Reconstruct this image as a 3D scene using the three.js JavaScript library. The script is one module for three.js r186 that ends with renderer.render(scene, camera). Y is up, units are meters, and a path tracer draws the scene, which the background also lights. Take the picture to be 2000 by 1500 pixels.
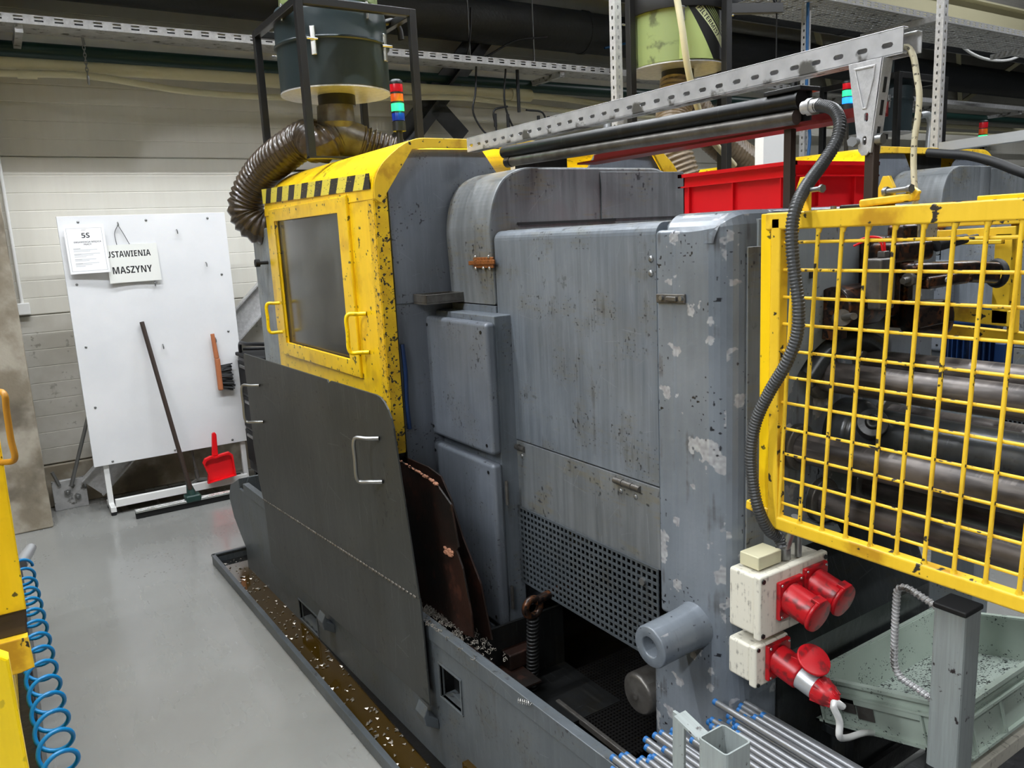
import * as THREE from 'three';
import { RoundedBoxGeometry } from 'three/addons/geometries/RoundedBoxGeometry.js';
import { mergeGeometries } from 'three/addons/utils/BufferGeometryUtils.js';
import { RectAreaLightUniformsLib } from 'three/addons/lights/RectAreaLightUniformsLib.js';

// ---------------------------------------------------------------- camera, light, exposure
const scene = new THREE.Scene();
const camera = new THREE.PerspectiveCamera(2 * Math.atan(750 / 1540) * 180 / Math.PI, 4 / 3, 0.05, 60);
camera.position.set(0, 1.65, 0);
camera.up.set(0.1414581, 0.98152344, -0.12884618);
camera.lookAt(0.53122881, 1.65 - 0.18509172, -0.82676297);
scene.background = new THREE.Color(0x0b0c0d);
const renderer = new THREE.WebGLRenderer({ antialias: true });
renderer.toneMapping = THREE.LinearToneMapping;
renderer.toneMappingExposure = 2.9;
renderer.shadowMap.enabled = true;
RectAreaLightUniformsLib.init();
// luminaires: [x, y, z, length along x (else along z), nits]
const LAMPS = [ // x, y, z, length, nits, tube width, shade depth on the wall side and on the other side
  [1.2, 4.4, -4.2, 4.4, 150, 0.02, 0.16, 0.0], [0.6, 4.55, -2.55, 4.4, 205, 0.025, 0.083, 0.0],
  [-2.3, 3.5, -1.3, 2.6, 62, 0.1, 0.115, 0.115], [-2.3, 3.5, 0.9, 2.6, 62, 0.1, 0.115, 0.115], [-1.6, 3.6, 3.0, 2.6, 50, 0.1, 0.115, 0.115],
  [3.6, 4.4, -0.7, 2.8, 50, 0.1, 0.115, 0.115], [7.2, 4.4, -0.9, 2.8, 36, 0.1, 0.02, 0.115], [1.6, 4.4, 2.2, 2.8, 46, 0.1, 0.115, 0.115], [9.5, 5.6, -3.0, 3.4, 40, 0.1, -0.05, -0.05],
];

// ---------------------------------------------------------------- helpers
let seed = 7;
const rnd = () => { seed = (seed * 1664525 + 1013904223) >>> 0; return seed / 4294967296; };
const V = (x, y, z) => new THREE.Vector3(x, y, z);
const PI = Math.PI;
const taken = new Map();
function numbered(n) { const k = taken.get(n) || 0; taken.set(n, k + 1); return k ? n + '_' + String(k).padStart(3, '0') : n; }
function tag(o, label, category, group, kind) {
  if (label) o.userData.label = label; if (category) o.userData.category = category;
  if (group) o.userData.group = group; if (kind) o.userData.kind = kind; return o;
}
function thing(name, label, category, group, kind) { const o = new THREE.Group(); o.name = numbered(name); scene.add(o); return tag(o, label, category, group, kind); }
function prep(g, keepUV) {
  if (g.index) g = g.toNonIndexed();
  for (const k of Object.keys(g.attributes)) if (!['position', 'normal', 'uv'].includes(k)) g.deleteAttribute(k);
  g.morphAttributes = {};
  if (keepUV) return g;
  const p = g.attributes.position, uv = new Float32Array(p.count * 2), a = V(), b = V(), c = V(), n = V();
  for (let i = 0; i < p.count; i += 3) {
    a.fromBufferAttribute(p, i); b.fromBufferAttribute(p, i + 1); c.fromBufferAttribute(p, i + 2);
    n.copy(b).sub(a).cross(c.clone().sub(a)); const x = Math.abs(n.x), y = Math.abs(n.y), z = Math.abs(n.z);
    [a, b, c].forEach((q, j) => {
      const u = x >= y && x >= z ? [-q.z, q.y] : z >= y ? [q.x, q.y] : [q.x, q.z];
      uv[(i + j) * 2] = u[0]; uv[(i + j) * 2 + 1] = u[1];
    });
  }
  g.setAttribute('uv', new THREE.BufferAttribute(uv, 2));
  return g;
}
function part(name, geos, mat, parent, label, keepUV) {
  geos = [].concat(geos).map((g) => prep(g, keepUV));
  const m = new THREE.Mesh(geos.length > 1 ? mergeGeometries(geos) : geos[0], mat);
  m.castShadow = m.receiveShadow = true; m.name = parent ? name : numbered(name);
  (parent || scene).add(m); if (label) m.userData.label = label; return m;
}
const solo = (name, geos, mat, label, category, group, kind) => tag(part(name, geos, mat), label, category, group, kind);
const B = (x0, x1, y0, y1, z0, z1, r = 0) => {
  const w = Math.abs(x1 - x0), h = Math.abs(y1 - y0), d = Math.abs(z1 - z0);
  r = Math.min(r, w * 0.49, h * 0.49, d * 0.49);
  const g = r > 0 ? new RoundedBoxGeometry(w, h, d, r > 0.03 ? 6 : 2, r) : new THREE.BoxGeometry(w, h, d);
  return g.translate((x0 + x1) / 2, (y0 + y1) / 2, (z0 + z1) / 2);
};
function aim(g, p, dir) { const q = new THREE.Quaternion().setFromUnitVectors(V(0, 1, 0), dir.clone().normalize()); return g.applyQuaternion(q).translate(p.x, p.y, p.z); }
const C = (p0, p1, r, seg = 20, r2 = r, open = false) => {
  const d = p1.clone().sub(p0), g = new THREE.CylinderGeometry(r2, r, d.length(), seg, 1, open);
  return aim(g, p0.clone().add(p1).multiplyScalar(0.5), d);
};
// lathe profile [[radius, height], ...] from p along dir
const L = (prof, p, dir, seg = 28) => aim(new THREE.LatheGeometry(prof.map(([r, h]) => new THREE.Vector2(r, h)), seg), p, dir);
const T = (pts, r, n = 40, rs = 10, closed = false) => new THREE.TubeGeometry(new THREE.CatmullRomCurve3(pts.map((p) => (p.isVector3 ? p : V(...p))), closed, 'centripetal'), n, r, rs, closed);
// rectangular bar between two points, w across (horizontal), h up
function bar(p0, p1, w, h, r = 0, up = V(0, 1, 0)) {
  const d = p1.clone().sub(p0), len = d.length(), g = r ? new RoundedBoxGeometry(w, h, len, 2, r) : new THREE.BoxGeometry(w, h, len);
  const z = d.normalize(), x = up.clone().cross(z).normalize(), y = z.clone().cross(x);
  const m = new THREE.Matrix4().makeBasis(x, y, z).setPosition(p0.clone().add(p1).multiplyScalar(0.5));
  return g.applyMatrix4(m);
}
// extrude a polygon: axis 'z' takes [x, y], axis 'x' takes [z, y], axis 'y' takes [x, z]; from a to b along the axis
function E(axis, poly, a, b, { bevel = 0, holes = [], seg = 12, bseg = 2 } = {}) {
  const f = axis === 'x' ? ([z, y]) => [-z, y] : axis === 'y' ? ([x, z]) => [x, -z] : (p) => p;
  const sh = new THREE.Shape(poly.map((p) => new THREE.Vector2(...f(p))));
  for (const h of holes) sh.holes.push(new THREE.Path(h.map((p) => new THREE.Vector2(...f(p)))));
  const lo = Math.min(a, b), d = Math.abs(b - a);
  const g = new THREE.ExtrudeGeometry(sh, { depth: d - 2 * bevel, bevelEnabled: bevel > 0, bevelThickness: bevel, bevelSize: bevel, bevelOffset: -bevel, bevelSegments: bseg, curveSegments: seg });
  g.translate(0, 0, lo + bevel);
  if (axis === 'x') g.rotateY(PI / 2); else if (axis === 'y') g.rotateX(-PI / 2);
  return g;
}
const rect = (u0, u1, v0, v1) => [[u0, v0], [u1, v0], [u1, v1], [u0, v1]];
function rrect(u0, u1, v0, v1, r, n = 4) {
  const o = []; const c = [[u1 - r, v1 - r, 0], [u0 + r, v1 - r, PI / 2], [u0 + r, v0 + r, PI], [u1 - r, v0 + r, 1.5 * PI]];
  for (const [x, y, t] of c) for (let i = 0; i <= n; i++) o.push([x + r * Math.cos(t + i / n * PI / 2), y + r * Math.sin(t + i / n * PI / 2)]);
  return o;
}
const circ = (u, v, r, n = 32) => Array.from({ length: n }, (_, i) => [u + r * Math.cos(i / n * 2 * PI), v + r * Math.sin(i / n * 2 * PI)]);
const slot = (u, v, w, h) => rrect(u - w / 2, u + w / 2, v - h / 2, v + h / 2, Math.min(w, h) * 0.48, 2);
const dome = (p, dir, r, h = r * 0.7) => aim(new THREE.SphereGeometry(r, 12, 6, 0, 2 * PI, 0, PI / 2).scale(1, h / r, 1), p, dir);
const hex = (p, dir, r, h) => aim(new THREE.CylinderGeometry(r, r, h, 6).translate(0, h / 2, 0), p, dir);
// corrugated hose
function corr(pts, r, pitch, amp, rs = 16, per = 4) {
  const cv = new THREE.CatmullRomCurve3(pts.map((p) => V(...p)), false, 'centripetal'), len = cv.getLength(), n = Math.round(len / pitch) * per;
  const g = new THREE.TubeGeometry(cv, n, r, rs), p = g.attributes.position, nn = g.attributes.normal;
  for (let i = 0; i <= n; i++) for (let j = 0; j <= rs; j++) { const k = i * (rs + 1) + j, d = amp * Math.cos(i / per * 2 * PI); p.setXYZ(k, p.getX(k) + nn.getX(k) * d, p.getY(k) + nn.getY(k) * d, p.getZ(k) + nn.getZ(k) * d); }
  g.computeVertexNormals(); return g;
}
// a helix around a straight axis
function coil(p0, p1, R, r, turns, seg = 24, rs = 8, up = V(0, 1, 0)) {
  const d = p1.clone().sub(p0), z = d.clone().normalize(), x = up.clone().cross(z).normalize(), y = z.clone().cross(x), pts = [];
  const n = Math.round(turns * seg);
  for (let i = 0; i <= n; i++) { const t = i / seg * 2 * PI; pts.push(p0.clone().addScaledVector(d, i / n).addScaledVector(x, R * Math.cos(t)).addScaledVector(y, R * Math.sin(t))); }
  return new THREE.TubeGeometry(new THREE.CatmullRomCurve3(pts), n, r, rs);
}

// ---------------------------------------------------------------- textures
function layer(n, fx, fy, sd) {
  const s0 = seed; seed = sd * 7919 + 13; const lat = Array.from({ length: fx * fy }, rnd); seed = s0;
  const o = new Float32Array(n * n), sm = (t) => t * t * (3 - 2 * t);
  for (let y = 0; y < n; y++) {
    const v = y / n * fy, j = Math.floor(v), ty = sm(v - j), j0 = (j % fy) * fx, j1 = ((j + 1) % fy) * fx;
    for (let x = 0; x < n; x++) { const u = x / n * fx, i = Math.floor(u), tx = sm(u - i), i1 = (i + 1) % fx; const a = lat[j0 + i] * (1 - tx) + lat[j0 + i1] * tx, b = lat[j1 + i] * (1 - tx) + lat[j1 + i1] * tx; o[y * n + x] = a * (1 - ty) + b * ty; }
  }
  return o;
}
function fbm(n, fx, fy, oct, sd) {
  const o = new Float32Array(n * n); let amp = 0.5, tot = 0;
  for (let k = 0; k < oct; k++) { const l = layer(n, Math.min(n, fx << k), Math.min(n, fy << k), sd + k * 31); for (let i = 0; i < o.length; i++) o[i] += l[i] * amp; tot += amp; amp *= 0.55; }
  for (let i = 0; i < o.length; i++) o[i] /= tot; return o;
}
const ss = (a, b, x) => { const t = Math.min(1, Math.max(0, (x - a) / (b - a))); return t * t * (3 - 2 * t); };
const mix = (a, b, t) => a.map((v, i) => v + (b[i] - v) * t);
function tex(n, fn, rep = [1, 1], srgb = true) {
  const d = new Uint8Array(n * n * 4);
  for (let i = 0; i < n * n; i++) { const c = fn(i, i % n, Math.floor(i / n)); for (let k = 0; k < 3; k++) d[i * 4 + k] = Math.min(255, Math.max(0, c[k])); d[i * 4 + 3] = 255; }
  const t = new THREE.DataTexture(d, n, n); t.wrapS = t.wrapT = THREE.RepeatWrapping; t.magFilter = THREE.LinearFilter; t.minFilter = THREE.LinearMipmapLinearFilter; t.generateMipmaps = true;
  if (srgb) t.colorSpace = THREE.SRGBColorSpace; t.repeat.set(...rep); t.needsUpdate = true; return t;
}
function scratches(n, count, len, sd, steep = 0.3) {
  const o = new Float32Array(n * n), s0 = seed; seed = sd;
  for (let k = 0; k < count; k++) { let x = rnd() * n, y = rnd() * n; const a = (rnd() - 0.5) * steep + (rnd() < 0.6 ? PI / 2 : rnd() * PI), l = len * (0.3 + rnd()), v = 0.4 + rnd() * 0.6; for (let i = 0; i < l; i++) { o[(Math.floor(y + n) % n) * n + Math.floor(x + n) % n] = v; x += Math.cos(a); y += Math.sin(a); } }
  seed = s0; return o;
}
const gr = (v) => [v, v, v];
const S5 = 512;
const nA = fbm(S5, 4, 4, 6, 1), nB = fbm(S5, 8, 8, 6, 2), nC = fbm(S5, 64, 3, 4, 3), nD = fbm(S5, 16, 16, 5, 4), nE = fbm(S5, 3, 24, 4, 5), nF = layer(S5, 128, 128, 6), nG = fbm(S5, 32, 32, 4, 9), sc = scratches(S5, 160, 40, 11);
// painted machine grey with oily streaks, smears and pale scratches
const paintTex = (base, o = {}) => tex(S5, (i) => {
  const { streak = 14, smear = 0.5, speck = 1, warm = 0.25 } = o;
  let c = base.map((b) => b + (nC[i] - 0.5) * streak * 2 + (nA[i] - 0.5) * 26);
  c = mix(c, [c[0] + 4, c[1] - 2, c[2] - 14], ss(0.52, 0.72, nE[(i * 7 + 999) % nE.length] * 0.4 + nB[i] * 0.6) * warm * 2);
  c = mix(c, [58, 57, 55], ss(0.56, 0.8, nB[i] * 0.5 + nC[i] * 0.5) * smear);
  c = mix(c, [46, 46, 47], ss(0.73, 0.78, nG[i]) * ss(0.48, 0.6, nA[i]) * smear * 0.6);
  c = mix(c, [30, 31, 33], ss(0.83, 0.9, nF[i]) * ss(0.5, 0.62, nB[i]) * 0.7 * speck);
  return mix(c, [165, 168, 170], sc[i] * 0.3);
}, o.rep || [1.3, 1.3]);
const bumpy = tex(S5, (i) => gr(255 * (0.6 * nD[i] + 0.4 * nB[i])), [3, 3], false);
const rough = (lo, hi, rep = [1.7, 1.7]) => tex(256, (i, x, y) => { const k = y * 2 * S5 + x * 2; return gr(255 * (lo + (hi - lo) * ss(0.3, 0.7, nB[k] * 0.6 + nC[k] * 0.4))); }, rep, false);
const M = {};
const std = (o) => new THREE.MeshStandardMaterial(o);
const phy = (o) => new THREE.MeshPhysicalMaterial(o);
const R1 = rough(0.3, 0.55), R2 = rough(0.45, 0.8);
M.grey = std({ map: paintTex([112, 119, 126]), roughnessMap: R1, roughness: 1, metalness: 0.15, bumpMap: bumpy, bumpScale: 0.0006 });
M.greyWarm = std({ map: paintTex([112, 116, 118], { streak: 18, smear: 0.55, warm: 0.5, rep: [0.9, 0.9] }), roughnessMap: R1, roughness: 1, metalness: 0.15, bumpMap: bumpy, bumpScale: 0.0006 });
M.greySmooth = std({ map: paintTex([108, 114, 122], { streak: 7, smear: 0.15, warm: 0.1 }), roughnessMap: R1, roughness: 1, metalness: 0.15 });
M.greyClean = std({ map: paintTex([126, 134, 138], { streak: 5, smear: 0.1, warm: 0.3 }), roughnessMap: R1, roughness: 1 });
M.casting = std({
  map: tex(S5, (i, x, y) => {
    let c = [116, 123, 130].map((b) => b + (nA[i] - 0.5) * 34 + (nC[i] - 0.5) * 12);
    c = mix(c, [62, 60, 58], ss(0.58, 0.75, nB[i] * 0.6 + nC[i] * 0.4) * 0.6);
    const chip = ss(0.585, 0.6, nD[i] * 0.65 + nA[(i + 40000) % nA.length] * 0.35);
    c = mix(c, mix([176, 178, 178], [140, 140, 142], nF[i]), chip); return mix(c, [34, 36, 40], ss(0.86, 0.9, nF[i]) * ss(0.55, 0.6, nB[(i + 9000) % nB.length]));
  }, [1.15, 1.15]), roughness: 0.25, metalness: 0.1, bumpMap: bumpy, bumpScale: 0.0012,
});
M.plate = std({ map: paintTex([60, 62, 61], { streak: 6, smear: 0.2, warm: 0.1, rep: [0.8, 0.8] }), roughness: 0.42, metalness: 0.35, bumpMap: bumpy, bumpScale: 0.0004 });
M.trough = std({ map: paintTex([82, 88, 92], { streak: 6, smear: 0.5, warm: 0.2 }), roughness: 0.38, metalness: 0.2, bumpMap: bumpy, bumpScale: 0.0006 });
M.dark = std({ map: paintTex([30, 31, 31], { streak: 5, smear: 0.6 }), roughness: 0.4, metalness: 0.3 });
M.greasy = std({ color: 0x141312, roughness: 0.3, metalness: 0.2, bumpMap: bumpy, bumpScale: 0.002 });
M.darkCast = std({ map: paintTex([46, 49, 50], { streak: 5, smear: 0.7 }), roughness: 0.3, metalness: 0.15, bumpMap: bumpy, bumpScale: 0.001 });
const yel = (w, base = [242, 200, 22]) => tex(S5, (i) => {
  let c = base.map((b) => b + (nA[i] - 0.5) * 30 + (nC[i] - 0.5) * 10);
  c = mix(c, [160, 112, 16], ss(0.52, 0.78, nB[i]) * w * 0.8);
  return mix(c, [44, 40, 36], ss(0.69, 0.71, nG[i] * 0.8 + nA[i] * 0.2) * Math.min(1, w * 2.2));
}, [1.6, 1.6]);
M.yellow = std({ map: yel(0.35), roughness: 0.32 });
M.yellowWorn = std({ map: yel(0.85, [232, 190, 44]), roughness: 0.42 });
M.yellowClean = std({ map: yel(0.08, [252, 214, 10]), roughness: 0.3 });
M.yellowWire = std({ map: yel(0.45, [234, 192, 46]), roughness: 0.38 });
M.rust = std({ map: tex(S5, (i) => mix(mix([44, 24, 16], [22, 16, 12], ss(0.35, 0.65, nA[i])), [84, 46, 32], ss(0.62, 0.75, nD[i]) * 0.5), [1.5, 1.5]), roughness: 0.5, metalness: 0.2, bumpMap: bumpy, bumpScale: 0.001 });
M.rustChip = std({ color: 0x9a6a50, roughness: 0.8, bumpMap: bumpy, bumpScale: 0.002 });
M.rustMech = std({ map: tex(S5, (i) => mix(mix([52, 40, 34], [96, 58, 34], ss(0.45, 0.65, nB[i])), [24, 22, 22], ss(0.5, 0.65, nD[i])), [6, 6]), roughness: 0.32, metalness: 0.5 });
M.zinc = std({ map: tex(256, (i, x, y) => { const k = y * 2 * S5 + x * 2; return gr(196 + (nD[k] - 0.5) * 40 + (nF[k] - 0.5) * 14); }, [4, 4]), roughness: 0.4, metalness: 0.35 });
M.zincDirty = std({ map: tex(S5, (i) => mix(gr(186 + (nD[i] - 0.5) * 40), [70, 68, 62], ss(0.6, 0.72, nB[i]) * 0.8), [2, 2]), roughness: 0.42, metalness: 0.35 });
M.chrome = std({ color: 0xc8c8c6, roughness: 0.25, metalness: 0.85 });
M.steel = std({ color: 0x8d8e8d, roughness: 0.35, metalness: 0.75 });
M.bare = std({ map: tex(256, (i, x, y) => { const k = y * 2 * S5 + x * 2; return mix([126, 124, 120], [80, 76, 70], nB[k]); }, [5, 5]), roughness: 0.4, metalness: 0.6 });
M.rod = std({ color: 0x7e8082, roughness: 0.36, metalness: 0.6 });
M.tube = std({ map: tex(S5, (i) => mix(mix([104, 97, 92], [58, 54, 52], ss(0.35, 0.65, nA[i])), [112, 106, 100], ss(0.55, 0.7, nE[i]) * 0.5), [1.4, 4]), roughness: 0.38, metalness: 0.45 });
M.black = std({ color: 0x17181a, roughness: 0.42 });
M.blackMatt = std({ color: 0x161718, roughness: 0.75 });
M.frame = std({ color: 0x1b1b1b, roughness: 0.4 });
M.foam = std({ color: 0x33363a, roughness: 0.55, bumpMap: bumpy, bumpScale: 0.003 });
M.white = std({ map: tex(256, (i, x, y) => { const k = y * 2 * S5 + x * 2; return mix(gr(242), [226, 228, 230], nA[k]); }, [1, 1]), roughness: 0.4 });
M.whitePaint = std({ color: 0xe9e9e6, roughness: 0.4 });
M.cream = std({ map: tex(256, (i, x, y) => { const k = y * 2 * S5 + x * 2; return mix([214, 210, 194], [128, 124, 112], ss(0.55, 0.8, nD[k] * 0.5 + nC[k] * 0.5) * 0.9); }, [5, 5]), roughness: 0.45 });
M.creamPipe = std({ color: 0xc9c3a2, roughness: 0.5 });
M.wall = std({ map: tex(S5, (i) => mix([226, 224, 214], [206, 202, 190], nA[i] * 0.6 + nC[i] * 0.4), [0.4, 0.4]), roughness: 0.6 });
M.wallLow = std({ map: tex(S5, (i) => mix(mix([206, 203, 194], [184, 180, 168], ss(0.3, 0.7, nA[i])), [128, 124, 112], ss(0.66, 0.74, nG[i]) * ss(0.5, 0.6, nB[i]) * 0.6), [0.8, 0.8]), roughness: 0.65 });
M.wallFar = std({ color: 0x5f5e5a, roughness: 0.9 });
M.yellowChipped = std({ map: tex(S5, (i) => mix(mix([240, 202, 30], [196, 150, 22], nB[i]), [46, 42, 38], ss(0.585, 0.61, nG[i] * 0.6 + nD[(i * 3 + 77) % nD.length] * 0.4)), [3, 3]), roughness: 0.45 });
M.concrete = std({ map: tex(S5, (i) => mix(mix([134, 124, 106], [176, 168, 152], ss(0.3, 0.65, nB[i])), [92, 84, 70], ss(0.52, 0.72, nA[i]) * 0.8), [0.7, 0.7]), roughness: 0.75, bumpMap: bumpy, bumpScale: 0.002 });
M.floor = phy({
  map: tex(1024, (i, x, y) => { const k = (y >> 1) * S5 + (x >> 1); return mix(mix([144, 145, 141], [133, 133, 129], ss(0.3, 0.7, nA[k])), [84, 82, 78], ss(0.87, 0.9, nF[(k * 5) % nF.length]) * ss(0.6, 0.66, nB[k]) * 0.6); }, [0.25, 0.25]),
  roughnessMap: rough(0.16, 0.34, [0.4, 0.4]), roughness: 1, clearcoat: 0.25, clearcoatRoughness: 0.12,
});
M.ceiling = std({ color: 0x383733, roughness: 0.9 });
M.red = std({ color: 0xe8121c, roughness: 0.35 });
M.redSocket = std({ map: tex(256, (i, x, y) => { const k = y * 2 * S5 + x * 2; return mix([176, 16, 26], [112, 26, 28], ss(0.5, 0.7, nB[k])); }, [6, 6]), roughness: 0.35 });
M.redDark = std({ color: 0x6a0f0c, roughness: 0.45 });
M.blue = std({ color: 0x0f86c8, roughness: 0.3 });
M.blueCap = std({ color: 0x185a94, roughness: 0.45 });
M.blueMotor = std({ color: 0x14305a, roughness: 0.4 });
M.crate = std({ map: tex(S5, (i) => mix(mix([172, 184, 172], [150, 164, 152], nA[i]), [40, 46, 44], ss(0.8, 0.86, nF[i]) * ss(0.5, 0.6, nB[i])), [2.2, 2.2]), roughness: 0.42 });
M.crateIn = std({ map: tex(S5, (i) => mix([160, 172, 162], [26, 32, 30], ss(0.62, 0.72, nF[i] * 0.6 + nD[i] * 0.5)), [2.5, 2.5]), roughness: 0.5 });
M.post = std({ map: tex(S5, (i) => mix(mix([150, 158, 156], [128, 134, 132], nC[i]), [42, 36, 36], ss(0.63, 0.7, nD[i] * 0.6 + nB[i] * 0.4)), [4, 4]), roughness: 0.38 });
M.filter = std({ color: 0x2a3538, roughness: 0.34, bumpMap: bumpy, bumpScale: 0.0004 });
M.filterGreen = std({ map: tex(256, (i, x, y) => { const k = y * 2 * S5 + x * 2; return mix([134, 150, 98], [86, 94, 62], ss(0.55, 0.75, nB[k])); }, [2, 2]), roughness: 0.4 });
M.duct = phy({ map: tex(256, (i, x, y) => { const k = y * 2 * S5 + x * 2; return mix([88, 76, 62], [52, 44, 36], nB[k]); }, [6, 6]), roughness: 0.28, clearcoat: 0.4 });
M.ductPale = std({ map: tex(256, (i, x, y) => { const k = y * 2 * S5 + x * 2; return mix([150, 134, 112], [96, 82, 64], nB[k]); }, [6, 6]), roughness: 0.4 });
M.hose = std({ color: 0x3c3d3d, roughness: 0.35 });
M.cable = std({ map: tex(256, (i, x, y) => { const k = y * 2 * S5 + x * 2; return mix([206, 198, 168], [90, 84, 70], ss(0.62, 0.72, nD[k])); }, [8, 8]), roughness: 0.5 });
M.rubber = std({ color: 0x101112, roughness: 0.6 });
M.wood = std({ map: tex(256, (i, x, y) => { const k = y * 2 * S5 + x * 2; return mix([206, 134, 92], [170, 98, 60], nC[k]); }, [4, 4]), roughness: 0.5 });
M.bristle = std({ color: 0x3b3c3d, roughness: 0.9 });
M.amber = std({ color: 0xa8741c, roughness: 0.45 });
M.brownTube = std({ color: 0x3a2f29, roughness: 0.4 });
M.green = std({ color: 0x1d3a34, roughness: 0.4 });
M.rusty = std({ map: tex(256, (i, x, y) => { const k = y * 2 * S5 + x * 2; return mix([190, 120, 62], [92, 54, 28], nD[k]); }, [12, 12]), roughness: 0.5, metalness: 0.4 });
M.oil = phy({ color: 0x3a2a08, roughness: 0.08, clearcoat: 1, clearcoatRoughness: 0.03 });
M.swarf = std({ color: 0x9a948a, roughness: 0.3, metalness: 0.7 });
M.pane = phy({ map: tex(S5, (i) => mix([128, 132, 131], [92, 95, 94], ss(0.3, 0.7, nA[i] * 0.85 + nC[i] * 0.15)), [1, 1]), transmission: 0.68, thickness: 0, roughness: 0.2, ior: 1.5, clearcoat: 0.6, clearcoatRoughness: 0.12 });
M.alu = std({ color: 0xb9bcbe, roughness: 0.35, metalness: 0.5 });
M.lampBody = std({ color: 0xc8c8c4, roughness: 0.6 });
function glow(c, k, base = c) { return std({ color: base, emissive: c, emissiveIntensity: k, roughness: 0.35 }); }
M.redLens = std({ color: 0xc01222, roughness: 0.25 }); M.orangeLens = std({ color: 0xd8571a, roughness: 0.25 }); M.blueLens = std({ color: 0x15309c, roughness: 0.25 });
M.greenGlow = glow(0x28f080, 0.75, 0x1c9a50); M.blueGlow = glow(0x1c80ff, 0.8, 0x1a5cd0);

// canvas prints (flat writing only)
function print(w, h, draw) {
  const c = document.createElement('canvas'); c.width = w; c.height = h; draw(c.getContext('2d'), w, h);
  const t = new THREE.CanvasTexture(c); t.colorSpace = THREE.SRGBColorSpace; return t;
}

// ---------------------------------------------------------------- the hall
solo('floor', B(-6, 16, -0.2, 0, -6.2, 7), M.floor, 'smooth grey epoxy factory floor with small scuffs', null, null, 'structure');
solo('ceiling', B(-6.2, 16.2, 6, 6.2, -6.2, 7.2), M.ceiling, null, null, null, 'structure');
solo('wall_left', B(-6.2, -6, -0.2, 6.2, -6.2, 7.2), M.wallFar, null, null, null, 'structure');
solo('wall_right', B(16, 16.2, -0.2, 6.2, -6.2, 7.2), M.wallFar, null, null, null, 'structure');
solo('wall_front', B(-6.2, 16.2, -0.2, 6.2, 7, 7.2), M.wallFar, null, null, null, 'structure');
{
  const w = thing('wall_back', 'off-white wall of broad horizontal sandwich panels with fine grooves', null, null, 'structure');
  part('backing', B(-6, 16, 0, 6, -6.2, -6.03), M.wallLow, w);
  for (let k = 0; k < 6; k++) {
    const y0 = 0.29 + k, y1 = Math.min(y0 + 1, 6), poly = [[-6.03, y0 + 0.002], [-6.008, y0 + 0.002], [-6, y0 + 0.008]];
    for (let y = y0 + 0.11; y < y1 - 0.03; y += 0.1105) poly.push([-6, y - 0.004], [-6.002, y - 0.001], [-6.002, y + 0.001], [-6, y + 0.004]);
    poly.push([-6, y1 - 0.008], [-6.008, y1 - 0.002], [-6.03, y1 - 0.002]);
    part('wall_panel', E('x', poly.reverse(), -6, 16), k ? M.wall : M.wallLow, w);
  }
  solo('trim_1', B(-6, 16, 0, 0.285, -6.03, -5.975, 0.008), M.concrete, 'stained concrete plinth along the foot of the back wall', null, null, 'structure');
}
solo('concrete_column', B(-0.55, 0.1, 0, 6, -6, -5.52, 0.012), M.concrete, 'stained bare concrete column at the left end of the back wall', 'column');
// luminaires: a trough reflector with the tube inside it, and the light just under the tube
LAMPS.forEach(([x, y, z, len, k, lw, back, front], i) => {
  const t = thing('lamp', ['long trough lamp hung nearest the back wall', 'long trough lamp hung highest, over the lathe cab'][i] || (i === 8 ? 'long trough lamp hung near the ceiling at the far right' : 'long trough lamp hung over the shop floor'), 'lamp', i > 1 && i < 8 ? 'trough lamps over the shop floor' : undefined);
  const dx = len / 2, dz = 0.16;
  part('reflector', [B(x - dx, x + dx, y + 0.1, y + 0.13, z - dz, z + dz), B(x - dx, x + dx, y + 0.03 - back, y + 0.11, z - dz, z - dz + 0.01), B(x - dx, x + dx, y + 0.03 - front, y + 0.11, z + dz - 0.01, z + dz),
    B(x - dx, x - dx + 0.01, y + 0.03, y + 0.11, z - dz, z + dz), B(x + dx - 0.01, x + dx, y + 0.03, y + 0.11, z - dz, z + dz)], M.lampBody, t);
  part('light_tube', B(x - dx + 0.05, x + dx - 0.05, y + 0.06, y + 0.09, z - lw / 2, z + lw / 2, 0.008), glow(0xfff9f2, 2, 0xffffff), t);
  part('hanger_rod', C(V(x - dx * 0.8, y + 0.13, z), V(x - dx * 0.8, 5.99, z), 0.006, 6), M.steel, t); part('hanger_rod', C(V(x + dx * 0.8, y + 0.13, z), V(x + dx * 0.8, 5.99, z), 0.006, 6), M.steel, t);
  const l = new THREE.RectAreaLight(0xf5f9ff, k, len - 0.1, lw);
  l.position.set(x, y + 0.055, z); l.rotation.x = -PI / 2; l.name = 'lamp_light'; scene.add(l);
});

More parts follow.
